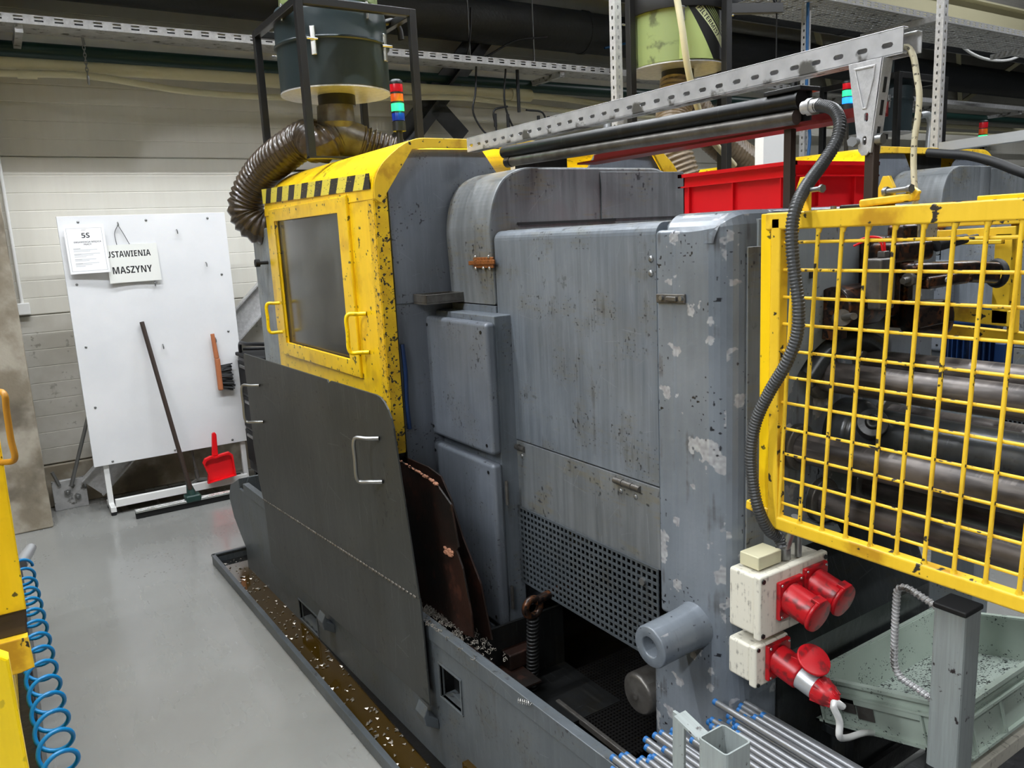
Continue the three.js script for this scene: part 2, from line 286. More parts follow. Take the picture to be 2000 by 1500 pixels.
// ---------------------------------------------------------------- along the back wall
{ // galvanised cable tray with two rows of slots in its side
  const t = thing('cable_tray', 'long bright galvanised cable tray with slotted side, hung along the back wall', 'cable tray');
  const holes = []; for (let x = -0.5; x < 8; x += 0.1) for (const v of [2.96, 2.978]) holes.push(rect(x, x + 0.045, v, v + 0.009));
  part('side_rail', E('z', rect(-1, 12, 2.945, 2.995), -5.402, -5.4, { holes }), M.zinc, t);
  part('bottom_sheet', B(-1, 12, 2.943, 2.945, -5.62, -5.402), M.zincDirty, t);
  for (const [y, z, r] of [[2.962, -5.43, 0.017], [2.965, -5.47, 0.02], [2.96, -5.52, 0.015], [2.962, -5.56, 0.017]]) part('cable_run', C(V(-1, y, z), V(12, y, z), r, 8), M.black, t);
  part('far_rail', B(-1, 12, 2.945, 2.995, -5.622, -5.62), M.zinc, t);
  for (let x = 0.3; x < 12; x += 1.9) part('bracket', B(x, x + 0.04, 2.9, 2.942, -6, -5.42), M.zincDirty, t);
}
solo('wall_pipe', C(V(-1, 2.905, -5.88), V(14, 2.905, -5.88), 0.05, 20), M.green, 'dark green pipe fixed to the back wall behind the slotted cable tray', 'pipe');
solo('wall_pipe', [C(V(-1, 2.787, -5.72), V(3.8, 2.797, -5.72), 0.038, 20), C(V(3.8, 2.797, -5.72), V(4.0, 2.797, -5.72), 0.05, 20), C(V(1.75, 2.787, -5.72), V(1.9, 2.787, -5.72), 0.048, 20), C(V(2.8, 2.792, -5.72), V(4.0, 2.797, -5.72), 0.042, 20)], M.creamPipe, 'thick cream plastic pipe running straight below the slotted cable tray', 'pipe');
solo('wall_pipe', T([[4.0, 2.797, -5.72], [4.3, 2.79, -5.71], [4.7, 2.765, -5.7], [5.4, 2.755, -5.7], [14, 2.75, -5.7]], 0.026, 60, 12), M.creamPipe, 'thinner cream pipe leaving the end coupling of the thick cream pipe', 'pipe');
solo('conduit', [T([[-1, 2.72, -5.66], [0.2, 2.722, -5.66], [0.66, 2.735, -5.66], [0.95, 2.705, -5.66], [1.19, 2.678, -5.66], [1.7, 2.665, -5.66], [2.6, 2.7, -5.66], [3.31, 2.735, -5.66], [4.33, 2.68, -5.66], [6, 2.66, -5.66], [12, 2.66, -5.66]], 0.021, 140, 10), C(V(0.29, 2.722, -5.66), V(0.39, 2.724, -5.66), 0.026, 12)], M.creamPipe, 'sagging cream cable conduit hanging lowest under the cable tray', 'conduit');
{ // chain with clamp
  const g = [C(V(0.66, 2.9, -5.6), V(0.655, 2.945, -5.6), 0.008, 8)];
  for (let k = 0; k < 8; k++) g.push(new THREE.TorusGeometry(0.011, 0.0032, 6, 10).scale(0.7, 1.25, 1).rotateY(k % 2 ? PI / 2 : 0).translate(0.655, 2.885 - k * 0.021, -5.6));
  g.push(new THREE.TorusGeometry(0.026, 0.005, 8, 16).rotateY(PI / 2).translate(0.655, 2.7, -5.6));
  solo('chain', g, M.steel, 'short steel chain hanging from the cable tray and holding the cream conduit', 'chain');
}
{ // loose black cables with air couplings
  solo('hanging_cable', [T([[3.35, 2.95, -5.5], [3.33, 2.75, -5.5], [3.3, 2.6, -5.5], [3.42, 2.44, -5.5], [3.5, 2.46, -5.5], [3.49, 2.62, -5.5], [3.62, 2.66, -5.5]], 0.008, 40, 8),
    T([[3.62, 2.95, -5.5], [3.6, 2.66, -5.5], [3.72, 2.45, -5.5], [3.9, 2.44, -5.5], [3.98, 2.5, -5.5], [3.97, 2.62, -5.5], [3.8, 2.64, -5.5]], 0.008, 40, 8),
    C(V(3.73, 2.62, -5.5), V(3.73, 2.95, -5.5), 0.014, 8), ...[3.5, 3.62, 3.92, 4.02].map((x) => C(V(x, 2.5, -5.5), V(x, 2.6, -5.5), 0.013, 8))], M.black, 'loops of thin black cable dangling with couplings below the cable tray', 'cable');
  solo('hanging_cable', [T([[3.3, 3.35, -5.45], [3.28, 3.15, -5.45], [3.24, 2.99, -5.45]], 0.008, 20, 8)], M.black, 'short black cable dropping steeply from the big pipes into the cable tray', 'cable');
  solo('hanging_cable', T([[4.0, 3.2, -5.45], [3.7, 3.15, -5.45], [3.4, 3.0, -5.45]], 0.008, 20, 8), M.black, 'short black cable arching from the big pipes into the cable tray', 'cable');
}
{
  const t = thing('power_conduit', 'thin white conduit running down the wall beside the concrete column to a white box', 'conduit');
  part('conduit_tube', C(V(0.135, 1.37, -5.985), V(0.135, 5.5, -5.985), 0.011, 10).translate(0, 0, 0.01), M.whitePaint, t);
  part('box', B(0.105, 0.175, 1.3, 1.375, -5.998, -5.95, 0.006), M.whitePaint, t);
}
{ // steel brace with foot plate
  const t = thing('wall_brace', 'galvanised diagonal steel brace channel bolted to a foot plate behind the white board', 'brace');
  const p0 = V(0.36, 0.12, -5.86), p1 = V(2.35, 1.98, -5.86);
  part('channel', [bar(p0, p1, 0.012, 0.17, 0), bar(p0.clone().add(V(-0.055, 0.06, 0.02)), p1.clone().add(V(-0.055, 0.06, 0.02)), 0.06, 0.01), bar(p0.clone().add(V(0.055, -0.06, 0.02)), p1.clone().add(V(0.055, -0.06, 0.02)), 0.06, 0.01)], M.zinc, t);
  part('foot_plate', B(0.13, 0.33, 0.0, 0.2, -5.9, -5.865, 0.004), M.zincDirty, t);
  for (const [x, y] of [[0.215, 0.115], [0.27, 0.075]]) part('bolt', [hex(V(x, y, -5.865), V(0, 0, 1), 0.022, 0.014), dome(V(x, y, -5.851), V(0, 0, 1), 0.014)], M.steel, t);
  part('tie_rod', C(V(0.24, 0.16, -5.84), V(0.44, 0.72, -5.84), 0.012, 10), M.steel, t);
  part('stub', C(V(0.145, 0.27, -5.86), V(0.175, 0.17, -5.86), 0.011, 10), M.steel, t);
}
{
  const g = [coil(V(0.42, 0.33, -5.7), V(0.43, 0.55, -5.7), 0.018, 0.004, 16, 10, 6, V(1, 0, 0))];
  solo('coil_spring', g, M.steel, 'small steel coil spring hanging at the left edge of the white board', 'spring');
}
{ // tool board
  const t = thing('tool_board', 'large white board on a low white stand with brush, broom and dustpan', 'board');
  part('panel', B(0.372, 1.362, 0.318, 1.895, -5.6, -5.58, 0.002), M.white, t);
  part('leg', B(0.425, 0.458, 0.03, 1.6, -5.635, -5.602, 0.003), M.whitePaint, t); part('leg', B(1.298, 1.331, 0.03, 1.6, -5.635, -5.602, 0.003), M.whitePaint, t);
  part('foot_bar', B(0.425, 0.458, 0.02, 0.055, -5.72, -5.5, 0.003), M.whitePaint, t); part('foot_bar', B(1.298, 1.331, 0.02, 0.055, -5.72, -5.5, 0.003), M.whitePaint, t);
  part('cross_bar', B(0.458, 1.298, 0.05, 0.1, -5.53, -5.5, 0.003), M.whitePaint, t);
  part('shelf', B(0.458, 1.298, 0.05, 0.056, -5.72, -5.53), M.frame, t);
  for (const x of [0.44, 1.315]) for (const z of [-5.51, -5.71]) part('foot', C(V(x, 0, z), V(x, 0.02, z), 0.016, 12), M.rubber, t);
  for (const p of [[0.485, 1.858, -5.58], [0.87, 1.858, -5.58], [1.248, 1.86, -5.58], [0.429, 1.481, -5.58], [1.298, 1.486, -5.58], [0.428, 1.091, -5.58], [1.298, 1.099, -5.58], [0.429, 0.703, -5.58], [1.298, 0.723, -5.58], [0.482, 0.337, -5.58], [0.863, 0.34, -5.58], [1.241, 0.341, -5.58]]) part('screw', dome(V(...p), V(0, 0, 1), 0.008), M.steel, t);
  for (const [x, y, z] of [[0.704, 1.838, -5.58], [1.046, 1.781, -5.58], [1.203, 1.56, -5.58], [0.872, 1.455, -5.58], [0.872, 1.046, -5.58], [1.205, 1.053, -5.58]]) part('hook', T([[x, y + 0.012, z], [x, y + 0.01, z + 0.02], [x, y - 0.012, z + 0.03], [x - 0.004, y - 0.012, z + 0.045], [x - 0.004, y + 0.004, z + 0.05]], 0.003, 14, 6), M.steel, t);
}
{ // notice sheet
  const art = print(512, 724, (g, w, h) => {
    g.fillStyle = '#fdfdfd'; g.fillRect(0, 0, w, h); g.strokeStyle = '#8d9096'; g.lineWidth = 3; g.strokeRect(28, 52, w - 62, h - 90);
    g.fillStyle = '#8d9096'; g.textAlign = 'center'; g.font = 'bold 15px sans-serif'; g.fillText('FORMAT', w / 2 - 10, 84);
    g.fillStyle = '#2a2c30'; g.font = 'bold 104px sans-serif'; g.fillText('5S', w / 2 + 8, 196);
    g.fillStyle = '#3c3f45'; g.font = 'bold 32px sans-serif'; g.fillText('ORGANIZACJA MIEJSCA', w / 2 + 20, 268); g.fillText('PRACY', w / 2 + 16, 304);
    g.textAlign = 'left'; g.fillStyle = '#a9adb3'; for (let r = 0; r < 14; r++) { if ([3, 7, 10].includes(r)) continue; g.fillRect(84, 350 + r * 20, 60 + 300 * ((r * 37 % 10) / 10 + 0.1), 5); if ([0, 4, 8, 11].includes(r)) { g.fillStyle = '#6d7076'; g.fillRect(84, 350 + r * 20, 90, 6); g.fillStyle = '#a9adb3'; } }
  });
  const g = new THREE.PlaneGeometry(0.22, 0.295, 6, 8), p = g.attributes.position; for (let i = 0; i < p.count; i++) p.setZ(i, 0.012 * Math.max(0, -p.getY(i) / 0.15) * Math.max(0, 0.6 + p.getX(i) / 0.11));
  g.rotateZ(0.012).translate(0.51, 1.694, -5.546);
  const m = part('notice', g, std({ map: art, roughness: 0.55, side: THREE.DoubleSide }), null, null, true); tag(m, 'white printed notice headed 5S pinned at the upper left of the white board', 'notice');
}
{ // hanging sign
  const art = print(640, 460, (g, w, h) => {
    g.fillStyle = '#eff0ea'; g.fillRect(0, 0, w, h); g.fillStyle = '#16181a'; g.textAlign = 'left';
    g.font = 'bold 104px sans-serif'; g.save(); g.translate(0, 150); g.scale(0.86, 1); g.fillText('USTAWIENIA', 0, 0); g.restore();
    g.font = 'bold 118px sans-serif'; g.save(); g.translate(44, 350); g.scale(0.92, 1); g.fillText('MASZYNY', 0, 0); g.restore();
  });
  const t = thing('sign', 'white hanging sign reading USTAWIENIA MASZYNY on a string loop', 'sign');
  const g = new THREE.PlaneGeometry(0.302, 0.236, 8, 8), p = g.attributes.position; for (let i = 0; i < p.count; i++) { const u = p.getX(i) / 0.15, v = p.getY(i) / 0.12; p.setZ(i, 0.01 * Math.max(0, -v) * (0.4 + u * u)); }
  g.rotateZ(0.01).translate(0.762, 1.594, -5.563);
  part('sheet', g, std({ map: art, roughness: 0.5, side: THREE.DoubleSide }), t, null, true);
  part('string', [T([[0.702, 1.832, -5.565], [0.678, 1.785, -5.565], [0.683, 1.687, -5.565]], 0.0018, 12, 5), T([[0.702, 1.832, -5.565], [0.725, 1.783, -5.565], [0.765, 1.683, -5.565]], 0.0018, 12, 5)], M.frame, t);
}
{ // long handled squeegee
  const t = thing('floor_squeegee', 'long black-handled floor squeegee with a silver blade leaning on the white board', 'squeegee');
  part('handle', C(V(0.762, 1.218, -5.555), V(0.885, 0.12, -5.33), 0.014, 14), M.brownTube, t);
  part('head', [B(0.845, 0.945, 0.035, 0.085, -5.385, -5.3, 0.015), L([[0.03, 0], [0.028, 0.03], [0.018, 0.075], [0.017, 0.1]], V(0.892, 0.07, -5.335), V(-0.11, 1, -0.2), 14)], M.green, t);
  part('blade_holder', [B(0.545, 1.225, 0.04, 0.056, -5.36, -5.335, 0.004), B(0.545, 1.225, 0.04, 0.056, -5.33, -5.305, 0.004)], M.chrome, t);
  part('rubber_blade', B(0.545, 1.23, 0.0, 0.042, -5.348, -5.318, 0.003), M.rubber, t);
}
{
  const t = thing('hand_brush', 'wooden hand brush with dark bristles hanging on the white board', 'brush');
  part('handle', [C(V(1.185, 1.095, -5.55), V(1.195, 0.93, -5.55), 0.013, 12, 0.017), B(1.18, 1.214, 0.705, 0.93, -5.566, -5.534, 0.01)], M.wood, t);
  const g = []; for (let k = 0; k < 60; k++) { const y = 0.715 + rnd() * 0.16; g.push(C(V(1.212, y, -5.566 + rnd() * 0.032), V(1.275 + rnd() * 0.015, y + (y - 0.8) * 0.2 - 0.004, -5.575 + rnd() * 0.05), 0.0045, 5)); }
  tag(part('bristles', g, M.bristle, t), null, null, null, 'stuff');
}
{ // dustpan
  const t = thing('dustpan', 'red plastic dustpan leaning under the right corner of the white board', 'dustpan');
  const o = [[1.06, 0.10], [1.07, 0.16], [1.045, 0.245], [1.06, 0.272], [1.1, 0.285], [1.13, 0.275], [1.16, 0.285], [1.22, 0.292], [1.242, 0.27], [1.245, 0.2], [1.25, 0.12]];
  const o2 = o.map(([x, y]) => [1.15 + (x - 1.15) * 0.9, y > 0.13 ? 0.18 + (y - 0.18) * 0.88 : y]);
  part('pan', E('z', o, -5.475, -5.469, { bevel: 0.002 }), M.red, t);
  part('rim', E('z', o, -5.469, -5.44, { holes: [o2.map(([x, y]) => [x, y < 0.13 ? y + 0.004 : y])] }), M.red, t);
  part('handle', E('z', [[1.11, 0.28], [1.15, 0.28], [1.155, 0.42], [1.147, 0.44], [1.133, 0.44], [1.125, 0.42]], -5.48, -5.455, { bevel: 0.006, holes: [circ(1.14, 0.425, 0.007, 10)] }), M.red, t);
  for (const c of t.children) c.geometry.translate(-0.04, 0, 0);
}
{
  const t = thing('window_squeegee', 'small grey squeegee standing behind the red dustpan under the white board', 'squeegee');
  part('handle', [C(V(0.985, 0.12, -5.6), V(0.975, 0.34, -5.63), 0.008, 10), C(V(0.987, 0.11, -5.6), V(0.983, 0.17, -5.605), 0.014, 10)], M.bare, t);
  part('blade', [bar(V(0.93, 0.08, -5.58), V(0.985, 0.105, -5.6), 0.01, 0.02), bar(V(0.985, 0.105, -5.6), V(1.06, 0.095, -5.58), 0.01, 0.02), B(0.9, 1.2, 0.06, 0.08, -5.59, -5.575, 0.003)], M.chrome, t);
}
{ // black tool trolley
  const t = thing('tool_trolley', 'black trolley with a tubular handle standing between the white board and the lathe', 'trolley');
  part('body', B(1.33, 1.75, 0.12, 0.93, -5.55, -5.12, 0.02), M.black, t);
  part('lid', B(1.32, 1.76, 0.93, 0.955, -5.56, -5.11, 0.008), M.blackMatt, t);
  part('handle', [T([[1.345, 0.93, -5.5], [1.335, 1.02, -5.45], [1.345, 1.03, -5.3], [1.5, 1.03, -5.12], [1.7, 1.03, -5.12]], 0.013, 30, 8), C(V(1.345, 0.985, -5.42), V(1.7, 0.985, -5.14), 0.01, 8)], M.black, t);
  for (let k = 0; k < 3; k++) { const d = part('drawer', B(1.322, 1.332, 0.2 + k * 0.24, 0.42 + k * 0.24, -5.52, -5.15, 0.004), M.blackMatt, t); part('pull', B(1.312, 1.323, 0.38 + k * 0.24, 0.4 + k * 0.24, -5.45, -5.22, 0.003), M.steel, d); }
  for (const [x, z] of [[1.37, -5.5], [1.37, -5.16], [1.71, -5.5], [1.71, -5.16]]) part('wheel', [C(V(x - 0.015, 0.05, z), V(x + 0.015, 0.05, z), 0.05, 18), B(x - 0.02, x + 0.02, 0.05, 0.13, z - 0.02, z + 0.02)], M.rubber, t);
}

// ---------------------------------------------------------------- the lathe
const lathe = thing('lathe', 'big worn grey multi-spindle lathe with a yellow framed sliding door, nearest to the camera', 'machine');
{
  const t = lathe, mir = (x) => 3.54 - x;
  // core and base
  part('core', [B(1.4, 2.16, 0.8, 1.64, -2.17, -1.43), B(1.95, 2.3, 0.02, 0.8, -2.47, -1.43)], M.dark, t);
  part('base', B(1.46, 2.3, 0, 0.06, -3.6, -1.2), M.greasy, t);
  part('top_plate', B(1.4, 2.16, 1.64, 1.667, -2.17, -1.25, 0.004), M.greyWarm, t);
  // access doors on the front
  const doorProfile = (y0) => { const o = [[1.35, y0], [1.35, 1.635]]; for (let i = 1; i <= 6; i++) o.push([1.38 - 0.03 * Math.cos(i / 6 * PI / 2), 1.635 + 0.03 * Math.sin(i / 6 * PI / 2)]); return [...o, [1.42, 1.665], [1.42, y0]].reverse(); };
  const up = part('access_door', E('z', doorProfile(1.0), -2.165, -1.428, { bevel: 0.001 }), M.grey, t, 'tall upper access door panel');
  for (const p of [[1.35, 1.577, -1.445], [1.35, 1.542, -1.446], [1.35, 1.357, -2.17], [1.35, 1.322, -2.174]]) part('rivet', dome(V(...p), V(-1, 0, 0), 0.009), M.steel, up);
  const low = part('access_door', B(1.35, 1.39, 0.77, 0.995, -2.165, -1.428, 0.002), M.greyWarm, t, 'lower access flap above the grille');
  for (const [a, b] of [[[1.347, 0.975, -2.136], [1.347, 0.974, -2.043]], [[1.347, 0.978, -1.601], [1.347, 0.976, -1.498]]]) {
    const p = V(...a), q = V(...b), h = part('hinge', [C(p, q, 0.009, 12), C(p.clone().lerp(q, 0.3), p.clone().lerp(q, 0.34), 0.0105, 12), C(p.clone().lerp(q, 0.66), p.clone().lerp(q, 0.7), 0.0105, 12)], M.bare, t);
    for (const k of [0.22, 0.8]) part('screw', dome(p.clone().lerp(q, k).add(V(0.003, -0.026, 0)), V(-1, 0, 0), 0.008), M.steel, h);
  }
  { // perforated grille
    const g = [], z0 = -2.16, z1 = -1.432, y0 = 0.512, y1 = 0.772, nz = 36, ny = 13;
    for (let i = 0; i <= nz; i++) { const z = z0 + (z1 - z0) * i / nz; g.push(B(1.341, 1.344, y0, y1, z - 0.0036, z + 0.0036)); }
    for (let j = 0; j <= ny; j++) { const y = y0 + (y1 - y0) * j / ny; g.push(B(1.3405, 1.3445, y - 0.0036, y + 0.0036, z0 - 0.004, z1 + 0.004)); }
    const gr_ = part('grille', g, M.trough, t, 'perforated steel grille with rows of square holes');
    for (const p of [[1.34, 0.721, -2.117], [1.34, 0.573, -2.124], [1.34, 0.725, -1.483]]) part('screw', hex(V(...p), V(-1, 0, 0), 0.011, 0.008), M.steel, gr_);
  }
  part('side_frame', B(1.345, 1.42, 0.38, 1.0, -2.185, -2.167, 0.002), M.grey, t);
  // casting at the near end
  part('casting_column', [E('x', [[-1.428, 0.66], [-1.428, 1.645], [-1.42, 1.668], [-1.4, 1.681], [-1.225, 1.681], [-1.206, 1.672], [-1.2, 1.65], [-1.2, 0.6], [-1.19, 0.5], [-1.19, 0.02], [-1.49, 0.02], [-1.49, 0.5], [-1.47, 0.58]].reverse(), 1.345, 1.56, { bevel: 0.07, bseg: 8 }), B(1.5, 2.2, 0.87, 1.681, -1.425, -1.208, 0.012), B(1.3455, 1.5, 0.66, 1.645, -1.4285, -1.36, 0.012)], M.casting, t, 'rounded cast column with chipped paint');
  part('boss', L([[0.07, -0.02], [0.062, 0.01], [0.056, 0.03], [0.054, 0.06], [0.053, 0.11], [0.053, 0.172], [0.05, 0.177], [0.028, 0.177], [0.025, 0.172], [0.023, 0.12], [0, 0.12]], V(1.37, 0.672, -1.305), V(-1, -0.06, 0), 36), M.casting, t, 'short thick tube boss with a hole');
  { const h = part('door_catch', bar(V(...[1.344, 1.483, -1.419]), V(...[1.344, 1.485, -1.324]), 0.012, 0.022, 0.003), M.bare, t); for (const p of [[1.338, 1.485, -1.397], [1.338, 1.486, -1.332]]) part('screw', hex(V(...p), V(-1, 0, 0), 0.006, 0.006), M.steel, h); part('lug', bar(V(...[1.336, 1.484, -1.379]), V(...[1.336, 1.484, -1.345]), 0.012, 0.012, 0.003), M.bare, h); }
  part('recess_panel', B(1.405, 1.47, 0.55, 1.6, -1.2, -1.194, 0.003), M.greyWarm, t);
  part('roller', L([[0, 0.21], [0.012, 0.212], [0.014, 0.207], [0.05, 0.204], [0.062, 0.195], [0.062, 0.05], [0.03, 0.045], [0.03, 0], [0, 0]], V(1.56, 0.355, -1.54), V(-1, 0, 0), 28), M.bare, t);
  // arched hood
  { const arch = [[1.345, 1.432], ...new THREE.SplineCurve([[1.338, 1.64], [1.34, 1.69], [1.358, 1.765], [1.4, 1.828], [1.47, 1.86], [1.54, 1.864]].map((p) => new THREE.Vector2(...p))).getPoints(28).map((p) => [p.x, p.y])];
    const full = [...arch, ...arch.map(([x, y]) => [mir(x), y]).reverse()].reverse();
    const h = part('hood', E('z', full, -2.46, -2.17, { bevel: 0.006 }), M.greyWarm, t, 'rounded arched hood');
    part('cover_plate', B(1.795, 2.19, 1.69, 1.85, -2.17, -2.164, 0.002), M.greyWarm, h);
    part('slit', B(1.445, 1.86, 1.682, 1.69, -2.172, -2.1655), M.blackMatt, h); }
  part('hood_column', B(1.346, 1.6, 0.36, 1.428, -2.46, -2.17, 0.003), M.grey, t);
  { const l = part('latch', [bar(V(...[1.336, 1.567, -2.274]), V(...[1.336, 1.568, -2.152]), 0.008, 0.035, 0.003), bar(V(...[1.33, 1.566, -2.297]), V(...[1.33, 1.57, -2.136]), 0.006, 0.014, 0.002), C(V(...[1.334, 1.573, -2.257]), V(...[1.326, 1.57, -2.244]), 0.008, 10)], M.rusty, t, 'rusty toggle latch');
    for (const p of [[1.332, 1.586, -2.175], [1.332, 1.55, -2.21], [1.332, 1.55, -2.172], [1.332, 1.586, -2.258], [1.332, 1.549, -2.259]]) part('screw', dome(V(...p), V(-1, 0, 0), 0.006), M.chrome, l); }
  // electrical doors beside the cab
  for (const [y0, y1, l] of [[0.963, 1.388, 'upper small cabinet door'], [0.372, 0.934, 'lower small cabinet door']]) {
    const d = part('cabinet_door', B(1.246, 1.285, y0, y1, -2.5, -2.075, 0.014), M.greySmooth, t, l);
    for (const [z, y] of [[-2.47, y1 - 0.03], [-2.105, y1 - 0.03], [-2.47, y0 + 0.03], [-2.105, y0 + 0.03]]) part('screw', hex(V(1.247, y, z), V(-1, 0, 0), 0.006, 0.003), M.dark, d);
    for (const y of y0 < 0.5 ? [y1 - 0.1, y0 + 0.1] : []) part('hinge', C(V(1.29, y - 0.04, -2.07), V(1.29, y + 0.04, -2.07), 0.006, 8), M.bare, d);
  }
  part('cabinet', [B(1.287, 1.36, 0.355, 1.405, -2.478, -2.09, 0.004), B(1.25, 1.37, 0.3, 0.36, -2.2, -2.08, 0.006)], M.grey, t);
  part('drip_cup', [B(1.2, 1.345, 1.435, 1.44, -2.468, -2.37), B(1.2, 1.345, 1.44, 1.468, -2.375, -2.37, 0.002), B(1.2, 1.345, 1.44, 1.468, -2.468, -2.463, 0.002), B(1.2, 1.205, 1.44, 1.468, -2.468, -2.37, 0.002), B(1.34, 1.345, 1.44, 1.468, -2.468, -2.37, 0.002)], M.bare, t);
  // cab: walls, side panels, yellow hood with flange
  const prof = new THREE.SplineCurve([[1.077, 1.79], [1.082, 1.845], [1.106, 1.892], [1.149, 1.932], [1.2, 1.966], [1.25, 1.983], [1.3, 1.985]].map((p) => new THREE.Vector2(...p))).getPoints(26).map((p) => [p.x, p.y]);
  const outer = [...prof, ...prof.map(([x, y]) => [mir(x), y]).reverse()], inner = outer.map(([x, y]) => [1.77 + (x - 1.77) * 0.985, y - 0.012]);
  const hoodY = part('cab_hood', E('z', [...outer.slice().reverse(), ...inner], -3.69, -2.452, { bevel: 0.001 }), M.yellow, t, 'yellow curved cab hood');
  part('flange', E('z', [...outer.slice().reverse(), [1.1, 1.775], [1.226, 1.947], [1.3, 1.953], [mir(1.3), 1.953], [mir(1.226), 1.947], [mir(1.1), 1.775]], -2.462, -2.45, { bevel: 0.002 }), M.yellowWorn, hoodY);
  const sideP = [[1.136, 1.438], [1.136, 1.836], [1.226, 1.95], [1.507, 1.953], [1.556, 1.886], [1.62, 1.8], [1.62, 1.438]];
  for (const f of [(x) => x, mir]) {
    const P = sideP.map(([x, y]) => [f(x), y]); const Q = [[1.136, 0.5], [1.136, 1.4375], [1.62, 1.4375], [1.62, 0.5]].map(([x, y]) => [f(x), y]);
    part('side_panel', E('z', f === mir ? P : P.slice().reverse(), -2.482, -2.47, { bevel: 0.001 }), M.greySmooth, t, f === mir ? undefined : 'upper grey side panel of the cab');
    part('side_panel', E('z', f === mir ? Q : Q.slice().reverse(), -2.484, -2.474, { bevel: 0.001 }), M.greySmooth, t, f === mir ? undefined : 'lower grey side panel of the cab');
  }
  part('cab_wall', [B(1.14, 2.4, 0.06, 1.9, -3.69, -3.66), B(2.42, 2.46, 0.06, 1.8, -3.69, -2.49), B(1.66, 1.9, 0.5, 1.95, -2.52, -2.49), B(1.14, 2.4, 0.3, 0.36, -3.66, -2.49)], M.dark, t);
  part('end_cover', [B(1.09, 2.3, 0.5, 1.74, -3.98, -3.7, 0.01)], M.greyClean, t);
  part('knob', [C(V(1.09, 1.58, -3.76), V(1.05, 1.58, -3.76), 0.008, 8), C(V(1.05, 1.58, -3.76), V(1.03, 1.58, -3.76), 0.018, 14)], M.rubber, t);
  part('work_light', [C(V(1.2, 1.83, -3.35), V(1.2, 1.83, -2.72), 0.022, 14)], glow(0xf4f8ff, 1.2, 0xffffff), t, 'tubular work light inside the cab');
  { const l = new THREE.PointLight(0xf4f8ff, 1.4); l.position.set(1.28, 1.79, -2.85); l.name = 'work_light_beam'; scene.add(l); }
  part('spindle_block', [L([[0, 0], [0.3, 0], [0.3, 0.12], [0.22, 0.14], [0.22, 0.4], [0.28, 0.42], [0.28, 0.55], [0, 0.55]], V(1.75, 1.32, -3.4), V(0, 0, 1), 40), B(1.35, 2.1, 1.05, 1.12, -3.5, -2.7, 0.01), B(1.3, 1.4, 1.4, 1.46, -3.5, -2.7, 0.01)], M.alu, t);
  { // sliding door
    const d = part('sliding_door', E('x', rect(-3.69, -2.464, 0.92, 1.845), 1.08, 1.128, { holes: [rrect(-3.545, -2.755, 1.205, 1.775, 0.008, 1)], bevel: 0.004 }), M.yellow, t, 'yellow sliding door with a window');
    part('worn_edge', [B(1.081, 1.127, 0.93, 1.838, -2.466, -2.4615), B(1.0785, 1.082, 0.93, 1.82, -2.515, -2.466)], M.yellowChipped, d, 'edge strip with badly chipped paint');
    part('window_frame', E('x', rect(-3.6, -2.68, 1.165, 1.815), 1.068, 1.082, { holes: [rect(-3.535, -2.765, 1.22, 1.765)], bevel: 0.004 }), M.yellow, d);
    part('window_pane', B(1.09, 1.096, 1.21, 1.77, -3.545, -2.755), M.pane, d, 'clear pane blurred by oil');
    for (const [za, y0, y1] of [[-2.63, 1.268, 1.405], [-3.6, 1.268, 1.4]]) part('handle', T([[1.078, y1, za + 0.03], [1.05, y1, za + 0.01], [1.025, y1, za - 0.005], [1.018, y1 - 0.012, za - 0.008], [1.018, (y0 + y1) / 2, za - 0.008], [1.018, y0 + 0.012, za - 0.008], [1.025, y0, za - 0.005], [1.05, y0, za + 0.01], [1.078, y0, za + 0.03]], 0.0075, 48, 10), M.yellowClean, d);
    const art = print(1024, 96, (g, w, h) => { g.fillStyle = '#e6d64a'; g.fillRect(0, 0, w, h); g.fillStyle = '#26231f'; for (let k = 0; k < 8; k++) { const x = 34 + k * 134; g.beginPath(); g.moveTo(x, h); g.lineTo(x + 62, h); g.lineTo(x + 92, 0); g.lineTo(x + 30, 0); g.fill(); } for (let k = 0; k < 240; k++) { g.fillStyle = k % 3 ? 'rgba(40,34,26,0.5)' : 'rgba(236,214,90,0.6)'; const x = Math.pow(rnd(), 0.55) * w; g.fillRect(x, rnd() * h, 2 + rnd() * 9, 1 + rnd() * 5); } });
    const q = [V(1.0765, 1.872, -2.475), V(1.0765, 1.822, -2.475), V(1.0765, 1.909, -3.69), V(1.0765, 1.845, -3.69)], g = new THREE.BufferGeometry();
    const pos = [], uv = [], put = (v, u, w) => { pos.push(v.x, v.y, v.z); uv.push(u, w); };
    for (const o of [0, 1]) { const s = (v) => v.clone().add(V(-0.002 * o, 0, 0)); const [a, b, c, e] = q.map(s); const tri = [[a, 1, 1], [c, 0, 1], [e, 0, 0], [a, 1, 1], [e, 0, 0], [b, 1, 0]]; (o ? tri : tri.slice().reverse()).forEach(([v, u, w]) => put(v, u, w)); }
    g.setAttribute('position', new THREE.Float32BufferAttribute(pos, 3)); g.setAttribute('uv', new THREE.Float32BufferAttribute(uv, 2)); g.computeVertexNormals();
    part('hazard_stripe', g, std({ map: art, roughness: 0.4 }), d, 'black and yellow hazard tape', true);
    part("edge_rail", B(1.1, 1.2, 0.6, 1.86, -2.52, -2.488), M.dark, t);
    part('blue_hose', T([[1.146, 1.3, -2.47], [1.15, 1.2, -2.468], [1.146, 1.1, -2.468], [1.15, 1.0, -2.468]], 0.008, 30, 8), M.blueMotor, t);
  }
